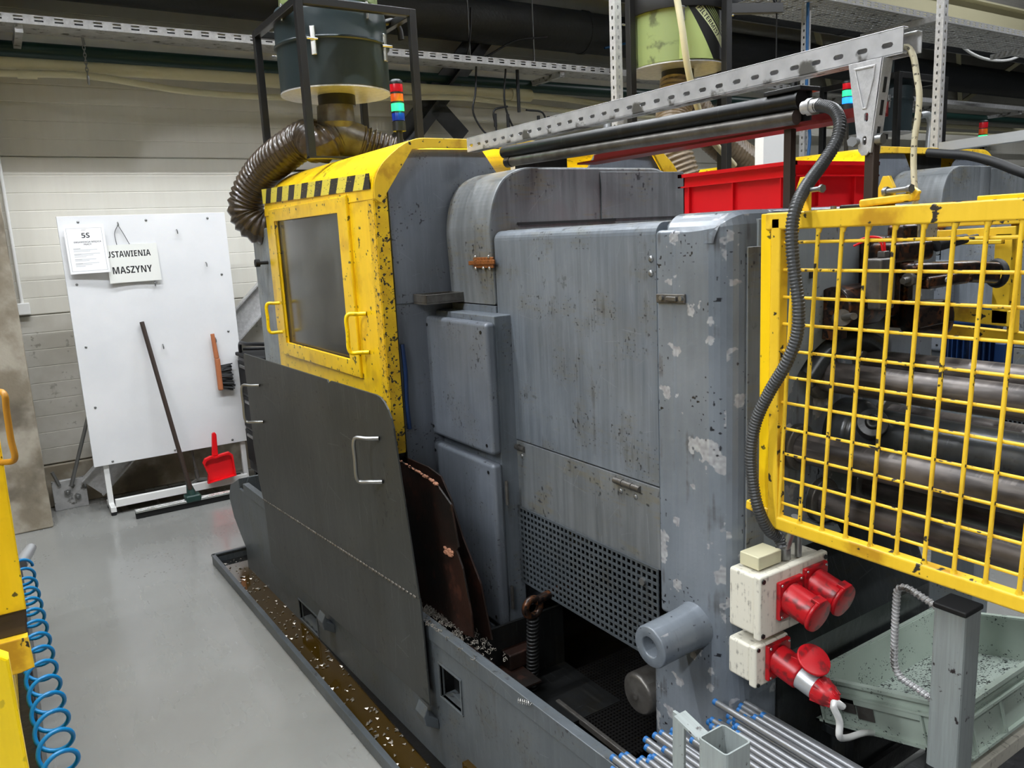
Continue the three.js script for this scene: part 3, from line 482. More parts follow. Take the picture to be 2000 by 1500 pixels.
  // bar carousel at the near end
  { const cx = 1.79, cy = 1.11, o = [[1.44, 0.84], [1.44, 1.66], [1.95, 1.66], [1.95, cy + 0.19]];
    for (let a = 50; a <= 270; a += 8) o.push([cx - 0.01 + 0.255 * Math.cos(a * PI / 180), cy + 0.01 + 0.255 * Math.sin(a * PI / 180)]);
    o.push([cx - 0.01, 0.84]);
    const pl = part('end_plate', E('z', o.slice().reverse(), -1.215, -1.195, { bevel: 0.003 }), M.greyClean, t, 'light grey end plate with a round cutout');
    part('bolt', [C(V(...[1.736, 1.405, -1.195]), V(...[1.644, 1.424, -1.12]), 0.02, 16), C(V(...[1.659, 1.422, -1.13]), V(...[1.599, 1.435, -1.06]), 0.008, 10)], M.bare, pl);
    part('drip_stain', [B(1.62, 1.632, 1.515, 1.53, -1.1945, -1.193)], M.rubber, pl);
    part('reel_disc', [L([[0, 0], [0.248, 0], [0.248, 0.03], [0.2, 0.035], [0.19, 0.02], [0, 0.02]], V(cx, cy, -1.3), V(0, 0, 1), 48), T([[cx - 0.17, cy + 0.16, -1.2], [cx - 0.08, cy + 0.225, -1.2], [cx + 0.03, cy + 0.24, -1.2], [cx + 0.13, cy + 0.2, -1.2]], 0.03, 24, 10)], M.darkCast, t);
    for (let k = 0; k < 6; k++) {
      const a = (k * 60 + 2) * PI / 180, x = cx + 0.188 * Math.cos(a), y = cy + 0.188 * Math.sin(a);
      const tb = part('stock_tube', L([[0.024, 2.0], [0.037, 2.0], [0.0375, 0.06], [0.03, 0.02], [0.03, 0]], V(x, y, -1.27), V(0, 0, 1), 28), M.tube, t);
      part('collar', L([[0.03, 0], [0.056, 0], [0.058, 0.006], [0.058, 0.04], [0.054, 0.046], [0.038, 0.046]], V(x, y, -1.235), V(0, 0, 1), 28), M.bare, tb);
    }
    const sh = part('reel_shaft', L([[0.07, 2.0], [0.072, 0.13], [0.084, 0.12], [0.088, 0.11], [0.088, 0.03], [0.07, 0], [0, 0]], V(cx, cy, -1.27), V(0, 0, 1), 36), M.darkCast, t);
    part('clamp_block', [L([[0.036, 0], [0.036, 0.03], [0.033, 0.034], [0, 0.034]], V(cx - 0.06, cy + 0.045, -1.09), V(-0.55, 0.35, 0.4), 24), L([[0.018, 0], [0.018, 0.042], [0.014, 0.045], [0.005, 0.045], [0.003, 0.04], [0, 0.04]], V(cx - 0.06, cy + 0.045, -1.09), V(-0.55, 0.35, 0.4), 20)], M.darkCast, sh);
    part('reel_stand', [B(1.45, 2.15, 0.0, 0.85, 0.55, 0.6, 0.01), E('z', circ(cx, cy, 0.27), 0.55, 0.6)], M.darkCast, t);
  }
  part('drive_cover', [E('x', [[-1.47, 0.92], [-1.4, 0.9], [-1.36, 0.86], [-1.25, 0.6], [-1.225, 0.54], [-1.215, 0.06], [-1.47, 0.06]].reverse(), 1.56, 2.3, { bevel: 0.025, bseg: 5 })], M.darkCast, t, 'dark sloping drive cover below the stock tubes');
  // rusty feed unit on the end plate
  { const z = -1.13, U = (x, y, d = 0) => V(x, y, z + d);
    const f = part('feed_unit', [L([[0, 0], [0.05, 0], [0.052, 0.01], [0.052, 0.13], [0.045, 0.14], [0, 0.14]], V(1.72, 1.475, -1.17), V(1, 0.02, 0.12), 24), B(1.86, 1.93, 1.44, 1.64, -1.2, -1.12, 0.012), B(1.84, 2.02, 1.575, 1.625, -1.16, -1.09, 0.014), B(1.9, 1.96, 1.61, 1.665, -1.15, -1.1, 0.01),
      B(1.98, 2.02, 1.4, 1.6, -1.2, -1.14, 0.01)], M.rustMech, t, 'rusty oily bar feed unit');
    f.position.set(-0.045, -0.035, 0);
    part('switch_box', [B(1.775, 1.835, 1.47, 1.59, -1.13, -1.08, 0.006), B(1.81, 1.832, 1.59, 1.606, -1.115, -1.095, 0.003)], M.bare, f);
    part('wire', [T([[1.818, 1.604, -1.105], [1.812, 1.628, -1.11], [1.795, 1.632, -1.13], [1.785, 1.62, -1.16]], 0.0028, 14, 6), T([[1.826, 1.604, -1.105], [1.824, 1.632, -1.11], [1.805, 1.64, -1.13], [1.79, 1.63, -1.16]], 0.0028, 14, 6)], M.red, f);
    part('gripper_arm', [bar(V(1.86, 1.555, -1.07), V(2.14, 1.545, -1.06), 0.05, 0.04, 0.012), bar(V(1.9, 1.525, -1.05), V(2.05, 1.53, -1.03), 0.03, 0.03, 0.008), bar(V(2.1, 1.54, -1.06), V(2.23, 1.528, -1.05), 0.045, 0.055, 0.012)], M.rustMech, f);
    part('gripper_ring', [new THREE.TorusGeometry(0.03, 0.009, 10, 24).rotateY(1.2).translate(2.245, 1.526, -1.05)], M.rubber, f);
    part('nozzle', [C(V(2.02, 1.61, -1.09), V(2.1, 1.622, -1.06), 0.017, 14, 0.012), C(V(2.1, 1.622, -1.06), V(2.135, 1.626, -1.05), 0.006, 10)], M.rubber, f);
    part('adjuster', [C(V(1.83, 1.535, -1.06), V(1.95, 1.545, -1.05), 0.008, 10), C(V(1.85, 1.537, -1.06), V(1.87, 1.538, -1.06), 0.016, 12)], M.bare, f);
    part('cylinder', [L([[0, 0], [0.042, 0], [0.044, 0.008], [0.044, 0.09], [0.04, 0.1], [0.02, 0.1], [0.012, 0.102], [0.01, 0.112], [0, 0.112]], V(1.95, 1.435, -1.12), V(0.75, -0.03, 0.6), 24), bar(V(1.9, 1.44, -1.06), V(2.0, 1.45, -1.03), 0.01, 0.05, 0.004)], M.rustMech, f);
    for (const [x, y] of [[2.0, 1.535], [2.03, 1.537], [1.96, 1.53]]) part('screw', dome(V(x, y, -1.03), V(-0.3, 0.2, 1), 0.008), M.chrome, f);
    part('bracket', [E('z', [[1.65, 1.4], [1.695, 1.4], [1.7, 1.45], [1.69, 1.485], [1.67, 1.49], [1.655, 1.47]].map(([x, y]) => [x + 0.06, y]), -1.19, -1.15, { bevel: 0.004 })], M.rustMech, f);
  }
}

// ---------------------------------------------------------------- chip trough, drip tray, splash plate and loose plates before the lathe
{ // chip trough: a long open bin, slightly out of square with the lathe
  const t = thing('chip_trough', 'long dark grey steel chip trough on the floor along the front of the lathe', 'trough');
  const xa = (z) => 0.902 + (z + 3.93) * 0.0327, z0 = -4.02, z1 = -0.6;
  const wall = (xo, w, za, zb, ya, yb) => E('y', [[xa(za) + xo, za], [xa(zb) + xo, zb], [xa(zb) + xo + w, zb], [xa(za) + xo + w, za]].reverse(), ya, yb, { bevel: 0.002 });
  // front wall with two rectangular pockets
  const pockets = [[-3.25, -3.04, 0.04, 0.13], [-1.985, -1.865, 0.28, 0.39]], flat = pockets.map((p) => p.slice(0, 2));
  const seg = [z0, ...flat.flat(), z1], fw = [];
  for (let i = 0; i < seg.length - 1; i++) { if (i % 2) { const [, , pa, pb] = pockets[(i - 1) / 2]; fw.push(wall(0, 0.012, seg[i], seg[i + 1], 0.02, pa), wall(0, 0.012, seg[i], seg[i + 1], pb, 0.45)); } else fw.push(wall(0, 0.012, seg[i], seg[i + 1], 0.02, 0.45)); }
  part('front_wall', fw, M.trough, t);
  part('rim', [wall(-0.006, 0.03, z0 + 0.1, z1, 0.45, 0.5)], M.trough, t);
  for (const [a, b, pa, pb] of pockets) { const p = part('pocket', [wall(0.05, 0.006, a - 0.01, b + 0.01, pa - 0.01, pb + 0.01)], M.dark, t); part('lip', [wall(-0.004, 0.01, a - 0.008, b + 0.008, pb - 0.004, pb + 0.003), wall(-0.004, 0.055, a - 0.008, b + 0.008, pa - 0.006, pa), wall(-0.004, 0.01, a - 0.006, a, pa, pb), wall(-0.004, 0.01, b, b + 0.006, pa, pb)], M.trough, p); }
  part('end_wall', [E('z', [[0.905, 0.02], [0.905, 0.4], [0.95, 0.5], [1.4, 0.5], [1.4, 0.02]].reverse(), -4.03, -4.015, { bevel: 0.002 })], M.trough, t);
  part('nose', E('x', [[-4.02, 0.12], [-4.02, 0.5], [-4.22, 0.42], [-4.28, 0.34], [-4.22, 0.24]], 0.9, 1.35, { bevel: 0.004 }), M.trough, t);
  part('back_wall', [wall(0.5, 0.012, z0, -2.5, 0.02, 0.5)], M.dark, t);
  part('bottom', [B(0.93, 1.33, 0.02, 0.03, z0, z1)], M.greasy, t);
  part('cross_wall', [B(0.97, 1.45, 0.03, 0.42, -2.02, -2.01), B(1.0, 1.45, 0.2, 0.21, -2.01, -1.72)], M.dark, t);
  { // flat perforated screen lying over the far half
    const p = []; for (let i = 0; i < 46; i++) { const x = 1.3 + i * 0.012; p.push(B(x, x + 0.006, 0.205, 0.208, -1.95, -1.5)); } for (let j = 0; j < 33; j++) { const z = -1.95 + j * 0.0135; p.push(B(1.3, 1.85, 0.2035, 0.2085, z, z + 0.007)); }
    part('screen', p, M.greasy, t, 'fine perforated screen'); part('screen_edge', B(1.285, 1.3, 0.195, 0.215, -1.84, -1.15, 0.003), M.bare, t);
  }
  part('oil', B(0.95, 1.3, 0.1, 0.14, -1.85, -0.62), M.oil, t, 'brown cutting oil');
  for (const [z, hy] of [[-2.87, 0.135], [-2.045, 0.15]]) part('hook', [E('z', [[0.0, 0.0], [-0.045, 0.03], [-0.05, 0.06], [-0.035, 0.09], [-0.03, 0.06], [0, 0.035]].map(([x, y]) => [xa(z) + x, y + hy]), z - 0.03, z + 0.03, { bevel: 0.003 })], M.trough, t);
  const g = []; for (let k = 0; k < 420; k++) { const zz = -2.25 + rnd() * 0.35 * (0.4 + rnd()), x = 0.955 + rnd() * 0.16; g.push(coil(V(x, 0.5 - (x - 0.95) * 0.5 + rnd() * 0.012, zz), V(x + (rnd() - 0.5) * 0.02, 0.505 - (x - 0.95) * 0.5 + rnd() * 0.01, zz + (rnd() - 0.5) * 0.02), 0.003 + rnd() * 0.003, 0.0012, 1.2, 6, 3)); }
  tag(part('swarf', g, M.swarf, t), null, null, null, 'stuff');
}
solo('swarf_curl', coil(V(...[0.951, 0.505, -1.523]), V(...[0.968, 0.505, -1.494]), 0.006, 0.0014, 6, 12, 5), M.chrome, 'bright little metal curl lying on the rim of the chip trough', 'swarf');
{ // drip tray
  const t = thing('drip_tray', 'flat black drip tray full of brown oil lying under the chip trough', 'tray');
  const x0 = (z) => 0.772 + (z + 4.24) * 0.0235, q = (a, b, ya, yb, za = -4.24, zb = -0.6) => E('y', [[x0(za) + a, za], [x0(zb) + a, zb], [x0(zb) + b, zb], [x0(za) + b, za]].reverse(), ya, yb, { bevel: 0.001 });
  part('bottom', q(0, 0.6, 0.002, 0.008), M.dark, t);
  part('rim', [q(-0.004, 0.006, 0.002, 0.05), q(-0.008, 0.012, 0.048, 0.056), q(0, 0.6, 0.002, 0.05, -4.24, -4.23), q(-0.004, 0.6, 0.048, 0.056, -4.246, -4.226)], M.trough, t);
  part('oil', q(0.007, 0.17, 0.01, 0.022, -4.12), M.oil, t, 'brown oil with metal chips');
  const g = []; for (let k = 0; k < 260; k++) { const z = -4.18 + Math.pow(rnd(), 1.2) * 3.2, x = x0(z) + 0.015 + rnd() * 0.11; g.push(new THREE.TetrahedronGeometry(0.003 + rnd() * 0.006).scale(1, 0.5, 1.6).rotateY(rnd() * 6).translate(x, 0.024, z)); }
  tag(part('swarf', g, M.swarf, t), null, null, null, 'stuff');
}
{ // splash plate leaning on the trough
  const t = thing('splash_plate', 'large dark grey steel plate with two rod handles standing upright before the lathe door', 'plate');
  const X = (z) => 0.878 + (z + 3.6) * 0.036, F = (poly, d0, d1, o) => { const g = E('x', poly, d0, d1, o); const p = g.attributes.position; for (let i = 0; i < p.count; i++) p.setX(i, p.getX(i) + X(p.getZ(i))); g.computeVertexNormals(); return g; };
  const top = [[-3.56, 1.17], [-3.55, 1.195]]; const right = []; for (let i = 0; i <= 6; i++) right.push([-2.215 + 0.105 * Math.sin(i / 6 * PI / 2), 1.072 + 0.12 * Math.cos(i / 6 * PI / 2)]);
  part('upper_sheet', F([[-3.5, 0.53], [-3.535, 0.62], [-3.545, 0.7], [-3.56, 0.78], [-3.55, 0.84], [-3.56, 1.15], ...top, [-2.6, 1.192], [-2.59, 1.182], [-2.57, 1.192], ...right, [-2.03, 0.59]].reverse(), 0, 0.006, { bevel: 0.001 }), M.plate, t);
  part('lower_sheet', F([[-3.49, 0.23], [-3.5, 0.53], [-2.03, 0.588], [-2.015, 0.24]].reverse(), 0.002, 0.008, { bevel: 0.001 }), M.plate, t);
  const w = []; for (let k = 0; k < 60; k++) { const z = -3.5 + k / 59 * 1.44; w.push(new THREE.SphereGeometry(0.006 + rnd() * 0.003, 6, 4).scale(0.7, 0.8, 1.6).translate(X(z) + 0.001, 0.531 + (z + 3.5) * 0.039, z)); }
  part('weld_seam', w, M.bare, t);
  for (const [zc, y0, y1] of [[-3.42, 0.915, 1.075], [-2.27, 0.915, 1.055]]) { const x = X(zc); part('handle', T([[x, y1, zc + 0.055], [x - 0.03, y1, zc + 0.03], [x - 0.055, y1, zc], [x - 0.06, y1 - 0.014, zc - 0.004], [x - 0.06, (y0 + y1) / 2, zc - 0.004], [x - 0.06, y0 + 0.014, zc - 0.004], [x - 0.055, y0, zc], [x - 0.03, y0, zc + 0.03], [x, y0, zc + 0.055]], 0.0065, 48, 10), M.steel, t, 'bare steel rod handle'); }
}
{ // two rusty plates
  const a = [[1.06, 0.924, -2.38], [1.06, 0.919, -2.241], [1.06, 0.911, -2.118], [1.06, 0.862, -2.02], [1.06, 0.794, -2.003], [1.06, 0.736, -1.988], [1.06, 0.72, -2.003], [1.06, 0.673, -1.971], [1.06, 0.538, -1.935], [1.06, 0.465, -1.931], [1.06, 0.377, -2.269], [1.06, 0.545, -2.4]].map((p) => [p[2], p[1]]);
  const b = [[1.13, 0.899, -2.572], [1.13, 0.9, -2.445], [1.13, 0.903, -2.297], [1.13, 0.891, -2.211], [1.13, 0.828, -2.151], [1.13, 0.717, -2.088], [1.13, 0.596, -1.991], [1.13, 0.428, -1.942], [1.13, 0.296, -2.339], [1.13, 0.669, -2.569]].map((p) => [p[2], p[1]]);
  const t = thing('rusty_plate', 'dark rusty steel plate with a chipped notch, front one in the chip trough', 'plate');
  part('sheet', E('x', a.slice().reverse(), 1.057, 1.063, { bevel: 0.001 }), M.rust, t);
  const c = []; for (let k = 0; k < 40; k++) { const u = rnd(), p = V(...[1.056, 0.926, -2.367]).lerp(V(...[1.056, 0.909, -2.104]), u); c.push(new THREE.IcosahedronGeometry(0.003 + u * 0.006 * rnd(), 0).scale(0.8, 0.7, 1.6).translate(p.x, p.y + (rnd() - 0.5) * 0.008, p.z)); }
  for (let k = 0; k < 22; k++) { const p = V(...[1.055, 0.701, -2.051]); c.push(new THREE.IcosahedronGeometry(0.007, 0).scale(0.6, 0.8, 1.5).translate(p.x, p.y + (rnd() - 0.5) * 0.02, p.z + (rnd() - 0.5) * 0.05)); }
  part('flaked_edge', c, M.rustChip, t);
  solo('rusty_plate', E('x', b.slice().reverse(), 1.127, 1.133, { bevel: 0.001 }), M.rust, 'dark rusty steel plate behind the chipped plate in the chip trough', 'plate');
  solo('floor_bracket', [B(1.08, 1.25, 0.28, 0.286, -2.02, -1.86), B(1.08, 1.086, 0.28, 0.4, -2.02, -1.86), B(1.2, 1.3, 0.286, 0.34, -2.06, -1.96, 0.006)], M.rust, 'small rusty steel angle lying in the chip trough beside the rusty plates', 'bracket');
}
{ // tension spring with hook
  const p0 = V(...[1.27, 0.468, -1.921]), p1 = V(...[1.27, 0.208, -1.944]), t = thing('tension_spring', 'greasy black tension spring hanging under the grille in the chip trough', 'spring');
  part('coil', coil(p0, p1, 0.017, 0.0042, 20, 14, 7, V(1, 0, 0)), M.dark, t);
  part('eye_bolt', [new THREE.TorusGeometry(0.028, 0.012, 10, 20).translate(p0.x, p0.y + 0.032, p0.z), C(p0.clone().add(V(0.01, 0.05, 0)), p0.clone().add(V(0.2, 0.06, -0.02)), 0.014, 10)], M.rustMech, t);
  part('lower_rod', C(p1, p1.clone().add(V(0, -0.16, 0)), 0.012, 10), M.rustMech, t);
}

// ---------------------------------------------------------------- guard, pole, rail, pipes and hose at the near end of the lathe
const fx = () => 1.35;
{
  const t = thing('mesh_guard', 'yellow steel guard frame with a welded wire grid before the stock tubes', 'guard');
  const P = (y, z, d = 0) => V(fx(y) + d, y, z), z0 = -1.103, z1 = -0.12;
  part('frame', [bar(P(1.652, z0 + 0.01), P(1.652, z1), 0.028, 0.034, 0.004), bar(P(1.012, z0 + 0.03), P(1.012, z1), 0.026, 0.03, 0.006), bar(P(1.0, z0 + 0.036), P(1.66, z0 + 0.036), 0.024, 0.028, 0.004, V(1, 0, 0)), bar(P(1.0, z1), P(1.66, z1), 0.03, 0.03, 0.004, V(1, 0, 0))], M.yellowWorn, t);
  part('hinge_strip', bar(P(1.03, z0 + 0.008, -0.004), P(1.668, z0 + 0.008, -0.004), 0.026, 0.008, 0.002, V(1, 0, 0)), M.yellow, t);
  part('stop_tab', bar(P(1.032, -1.142), P(1.027, -1.08), 0.02, 0.022, 0.004), M.yellowWorn, t);
  for (let k = 0; k < 11; k++) { const y = 1.609 - k * 0.0552; part('wire', C(P(y, z0 + 0.045), P(y, z1), 0.0033, 8), M.yellowWire, t); }
  for (let k = -1; k < 16; k++) { const z = -0.987 + k * 0.0527, w = 0.015 - 0.0007 * k; part('wire', [C(P(1.015, z - w, -0.006), P(1.645, z + w, -0.006), 0.0041, 8), C(P(1.02, z - w, -0.004), P(1.034, z - w, -0.005), 0.009, 8, 0.004), C(P(1.626, z + w, -0.005), P(1.638, z + w, -0.004), 0.004, 8, 0.008)], M.yellowWire, t); }
  for (const [z, y] of [[-1.02, 1.735], [-0.845, 1.722]]) {
    const b = part('hinge_tab', [E('x', [[z - 0.018, 1.655], [z + 0.012, 1.655], [z + 0.012, y - 0.02], [z + 0.002, y], [z - 0.01, y], [z - 0.018, y - 0.02]].reverse(), 1.362, 1.37, { bevel: 0.001 })], M.yellowWorn, t);
    part('bolt', [C(V(1.355, y - 0.028, z), V(1.345, y - 0.026, z + 0.05), 0.005, 10), hex(V(1.345, y - 0.026, z + 0.05), V(-0.1, 0, 0.5), 0.008, 0.006), hex(V(1.357, y - 0.028, z - 0.002), V(-0.1, 0, 0.5), 0.009, 0.008)], M.steel, b);
  }
  part('locking_bar', [bar(V(1.36, 1.676, -0.89), V(1.36, 1.682, -0.79), 0.03, 0.014, 0.004), bar(V(1.36, 1.682, -0.8), V(1.36, 1.696, -0.79), 0.012, 0.02, 0.003)], M.yellowWorn, t);
  part('top_tab', B(1.345, 1.36, 1.668, 1.676, -0.68, -0.6, 0.002), M.yellow, t);
  part('screw', hex(V(1.35, 1.669, -0.945), V(0, 1, 0), 0.006, 0.006), M.steel, t);
}
{ // pole with bracket
  const t = thing('pole_bracket', 'silver tapered bracket on a short dark pole holding up the slotted rail', 'bracket');
  const face = [[-0.963, 1.936], [-0.893, 1.936], [-0.9, 1.87], [-0.913, 1.775], [-0.92, 1.766], [-0.93, 1.766], [-0.937, 1.775]];
  part('plate', E('x', face.slice().reverse(), 1.41, 1.414, { holes: [slot(-0.9225, 1.835, 0.009, 0.018).map((p) => p), slot(-0.9245, 1.793, 0.009, 0.018)], bevel: 0.0005 }), M.zinc, t);
  part('ridge', [E('x', [[-0.95, 1.926], [-0.906, 1.926], [-0.909, 1.9], [-0.922, 1.85], [-0.93, 1.85]].reverse(), 1.407, 1.411, { bevel: 0.0012, holes: [[[-0.946, 1.922], [-0.91, 1.922], [-0.913, 1.9], [-0.924, 1.853], [-0.928, 1.853]]] })], M.zinc, t);
  const fl = part('side_flange', bar(V(1.425, 1.936, -0.8935), V(1.425, 1.77, -0.9125), 0.03, 0.003, 0, V(0, 0, 1)), M.zinc, t);
  for (const [a, b] of [[0.2, 0.36], [0.44, 0.6], [0.72, 0.88]]) part('slot', bar(V(1.425, 1.936 - 0.166 * a, -0.8915 - 0.019 * a), V(1.425, 1.936 - 0.166 * b, -0.8915 - 0.019 * b), 0.008, 0.0015, 0, V(0, 0, 1)), M.blackMatt, fl);
  part('bolt', [hex(V(1.408, 1.793, -0.945), V(-1, 0, 0.3), 0.01, 0.012), C(V(1.43, 1.793, -0.94), V(1.4, 1.793, -0.94), 0.007, 10), hex(V(1.42, 1.793, -0.905), V(0, 0, 1), 0.011, 0.012)], M.steel, t);
  part('pole', B(1.416, 1.436, 1.672, 1.8, -0.928, -0.908, 0.003), M.brownTube, t);
  part('clamp', [B(1.36, 1.45, 1.664, 1.676, -0.94, -0.895, 0.003), hex(V(1.405, 1.676, -0.9), V(0, 1, 0), 0.008, 0.01)], M.frame, t);
}
{ // slotted rail
  const t = thing('slotted_rail', 'long silver slotted channel rail running level above the lathe', 'rail');
  const z0 = -2.42, z1 = -0.862, holes = []; for (let z = z1 - 0.03; z > z0 + 0.02; z -= 0.05) holes.push(slot(z, 1.956, 0.022, 0.009));
  part('near_flange', E('x', rect(z0, z1, 1.938, 1.982), 1.42, 1.4225, { holes }), M.zincDirty, t);
  part('far_flange', E('x', rect(z0, z1 + 0.012, 1.938, 1.974), 1.458, 1.4605, { holes }), M.zinc, t);
  const hb = []; for (let z = z1 - 0.03; z > z0 + 0.02; z -= 0.05) hb.push(slot(1.44, z, 0.006, 0.024));
  part('web', E('y', rect(1.42, 1.4605, z0, z1), 1.9365, 1.939, { holes: hb }), M.zincDirty, t);
  part('lip', [B(1.42, 1.436, 1.98, 1.983, z0, z1, 0.001), B(1.443, 1.4605, 1.972, 1.975, z0, z1 + 0.012, 0.001)], M.zinc, t);
}
solo('cable', T([[1.44, 1.948, -0.885], [1.44, 1.95, -0.867], [1.44, 1.935, -0.855], [1.44, 1.894, -0.845], [1.44, 1.863, -0.839], [1.44, 1.823, -0.84], [1.44, 1.788, -0.844], [1.44, 1.743, -0.844], [1.44, 1.68, -0.838], [1.5, 1.641, -0.871]], 0.0055, 60, 10), M.cable, 'stained pale cable dropping from the near end of the slotted rail', 'cable');
{ // feed pipes with end post
  const a = [1.55, 1.934, -2.388], b = [1.55, 1.913, -1.177], c = [1.55, 1.9, -2.391], d = [1.55, 1.878, -1.184];
  const t1 = thing('feed_pipe', 'upper long dark steel pipe running above the lathe hood to the brown post', 'pipe'), t2 = thing('feed_pipe', 'lower long brownish steel pipe running above the lathe hood to the brown post', 'pipe');
  part('pipe', C(V(...a), V(...b), 0.02, 20), M.dark, t1); part('end_cap', [C(V(...b), V(...b).add(V(0, 0, 0.006)), 0.022, 20)], M.frame, t1);
  part('pipe', C(V(...c).add(V(0, 0, 0.02)), V(...d), 0.0165, 20), M.bare, t2); part('end_ring', C(V(...c).add(V(0, 0, 0.02)), V(...c).add(V(0, 0, 0.05)), 0.019, 20), M.frame, t2);
  const t = thing('pipe_post', 'thin brown square post standing on the lathe and carrying the ends of both pipes', 'post');
  part('post', B(1.571, 1.591, 1.681, 1.93, -1.235, -1.215, 0.002), M.brownTube, t);
  part('cap_plate', [B(1.53, 1.6, 1.932, 1.942, -1.26, -1.16, 0.002), B(1.573, 1.578, 1.87, 1.935, -1.2, -1.165, 0.001), hex(V(1.56, 1.942, -1.2), V(0, 1, 0), 0.008, 0.014)], M.frame, t);
}
solo('red_rail', [bar(V(1.6, 1.858, -2.0), V(1.6, 1.862, -1.02), 0.07, 0.006), bar(V(1.635, 1.87, -2.0), V(1.635, 1.874, -1.02), 0.004, 0.03)], M.redDark, 'narrow red angle strip running just under the dark pipes', 'rail');
{ // flexible conduit
  const pts = [[1.53, 1.892, -1.122], [1.52, 1.886, -1.092], [1.5, 1.87, -1.053], [1.48, 1.841, -1.026], [1.46, 1.805, -1.019], [1.42, 1.76, -1.022], [1.36, 1.72, -1.011], [1.31, 1.681, -0.997], [1.295, 1.643, -0.995], [1.29, 1.595, -0.99], [1.29, 1.536, -0.981], [1.29, 1.487, -0.973], [1.29, 1.432, -0.976], [1.285, 1.377, -0.995], [1.285, 1.313, -1.035], [1.285, 1.249, -1.067], [1.285, 1.18, -1.081], [1.29, 1.111, -1.08], [1.3, 1.048, -1.072], [1.33, 0.994, -1.068], [1.36, 0.969, -1.065], [1.36, 0.952, -1.059]];
  const t = thing('corrugated_hose', 'long dark grey corrugated conduit hanging in curves before the yellow guard', 'hose');
  part('hose', corr(pts, 0.0118, 0.0068, 0.0014, 14), M.hose, t);
  part('elbow', [C(V(...pts[0]).add(V(0, 0, -0.03)), V(...pts[0]).add(V(0, 0, 0.012)), 0.014, 14), hex(V(...pts[0]).add(V(0, 0, -0.02)), V(0, 0, 1), 0.018, 0.012)], M.zinc, t);
}

// ---------------------------------------------------------------- red crate on the lathe
{
  const t = thing('red_crate', 'bright red plastic stacking crate standing on top of the lathe', 'crate');
  const x0 = 1.8, x1 = 2.16, z0 = -1.78, z1 = -1.385, y0 = 1.682, y1 = 1.8;
  const ring = (o, a, b, w) => [B(x0 - o, x1 + o, a, b, z0 - o, z0 - o + w), B(x0 - o, x1 + o, a, b, z1 + o - w, z1 + o), B(x0 - o, x0 - o + w, a, b, z0 - o, z1 + o), B(x1 + o - w, x1 + o, a, b, z0 - o, z1 + o)];
  part('walls', ring(0, y0 + 0.004, y1, 0.004), M.red, t); part('bottom', B(x0 + 0.008, x1 - 0.008, y0, y0 + 0.006, z0 + 0.008, z1 - 0.008), M.red, t);
  part('rim', [...ring(0.012, y1 - 0.004, y1 + 0.006, 0.016), ...ring(0.012, y1 - 0.034, y1 - 0.03, 0.012)], M.red, t);
  const ribs = []; for (const z of [z0 + 0.03, z0 + 0.2, z1 - 0.03]) ribs.push(B(x0 - 0.01, x0, y0 + 0.006, y1 - 0.03, z - 0.002, z + 0.002)); for (const x of [x0 + 0.03, x0 + 0.1, x1 - 0.1, x1 - 0.03]) ribs.push(B(x - 0.002, x + 0.002, y0 + 0.006, y1 - 0.03, z1, z1 + 0.01));
  for (const g of ribs) part('rib', g, M.red, t);
}
{ // right hand guard
  const t = thing('side_guard', 'oily yellow open guard frame on the far side of the stock tubes', 'guard');
  const X = 2.3, fb = (a, b, w, h) => part('frame_bar', bar(V(...a), V(...b), w, h, 0.003), M.yellowWorn, t), vb = (a, b, w) => part('frame_bar', bar(V(...a), V(...b), w, 0.03, 0.003, V(1, 0, 0)), M.yellowWorn, t);
  vb([2.3, 1.672, -1.313], [2.3, 1.576, -1.309], 0.05); vb([2.3, 1.35, -1.297], [2.3, 1.208, -1.294], 0.04);
  fb([2.3, 1.626, -1.293], [2.3, 1.627, -0.966], 0.03, 0.024); fb([2.3, 1.588, -1.329], [2.3, 1.595, -1.049], 0.03, 0.03); fb([2.26, 1.57, -1.294], [2.26, 1.57, -1.067], 0.02, 0.012);
  vb([2.3, 1.592, -1.079], [2.3, 1.346, -1.077], 0.045); vb([2.32, 1.624, -1.063], [2.32, 1.32, -1.056], 0.02); fb([2.3, 1.373, -1.265], [2.3, 1.362, -1.047], 0.03, 0.044); fb([2.34, 1.314, -1.276], [2.34, 1.301, -0.96], 0.03, 0.034);
}
solo('blue_strip', bar(V(...[2.3, 1.389, -1.216]), V(...[2.3, 1.385, -1.096]), 0.03, 0.006, 0.002), M.blueCap, 'short bright blue strip lying on the lower bar of the far guard', 'strip');
{
  const p = V(...[2.9, 1.164, -1.449]), t = thing('electric_motor', 'dark blue finned electric motor behind the stock tubes', 'motor');
  const fins = []; for (let k = 0; k < 26; k++) { const a = k / 26 * 2 * PI; fins.push(B(-0.0022, 0.0022, -0.085, 0.085, 0.066, 0.088).rotateY(a).translate(p.x, p.y, p.z)); }
  part('body', C(p.clone().add(V(0, -0.11, 0)), p.clone().add(V(0, 0.09, 0)), 0.07, 28), M.blueMotor, t);
  part('fins', fins, M.blueMotor, t); part('fan_cover', L([[0, 0], [0.09, 0], [0.09, 0.03], [0.07, 0.045], [0, 0.045]], p.clone().add(V(0, 0.088, 0)), V(0, 1, 0), 28), M.blueMotor, t);
  part('terminal_box', B(p.x - 0.03, p.x + 0.03, p.y - 0.04, p.y + 0.04, p.z + 0.085, p.z + 0.125, 0.006), M.blueMotor, t);
  const s = thing('motor_stand', 'grey steel stand under the blue motor', 'stand'); part('column', B(p.x - 0.06, p.x + 0.06, 0.02, p.y - 0.11, p.z - 0.08, p.z + 0.08, 0.004), M.greyClean, s); part('foot', B(p.x - 0.1, p.x + 0.1, 0, 0.02, p.z - 0.12, p.z + 0.12), M.greyClean, s);
}

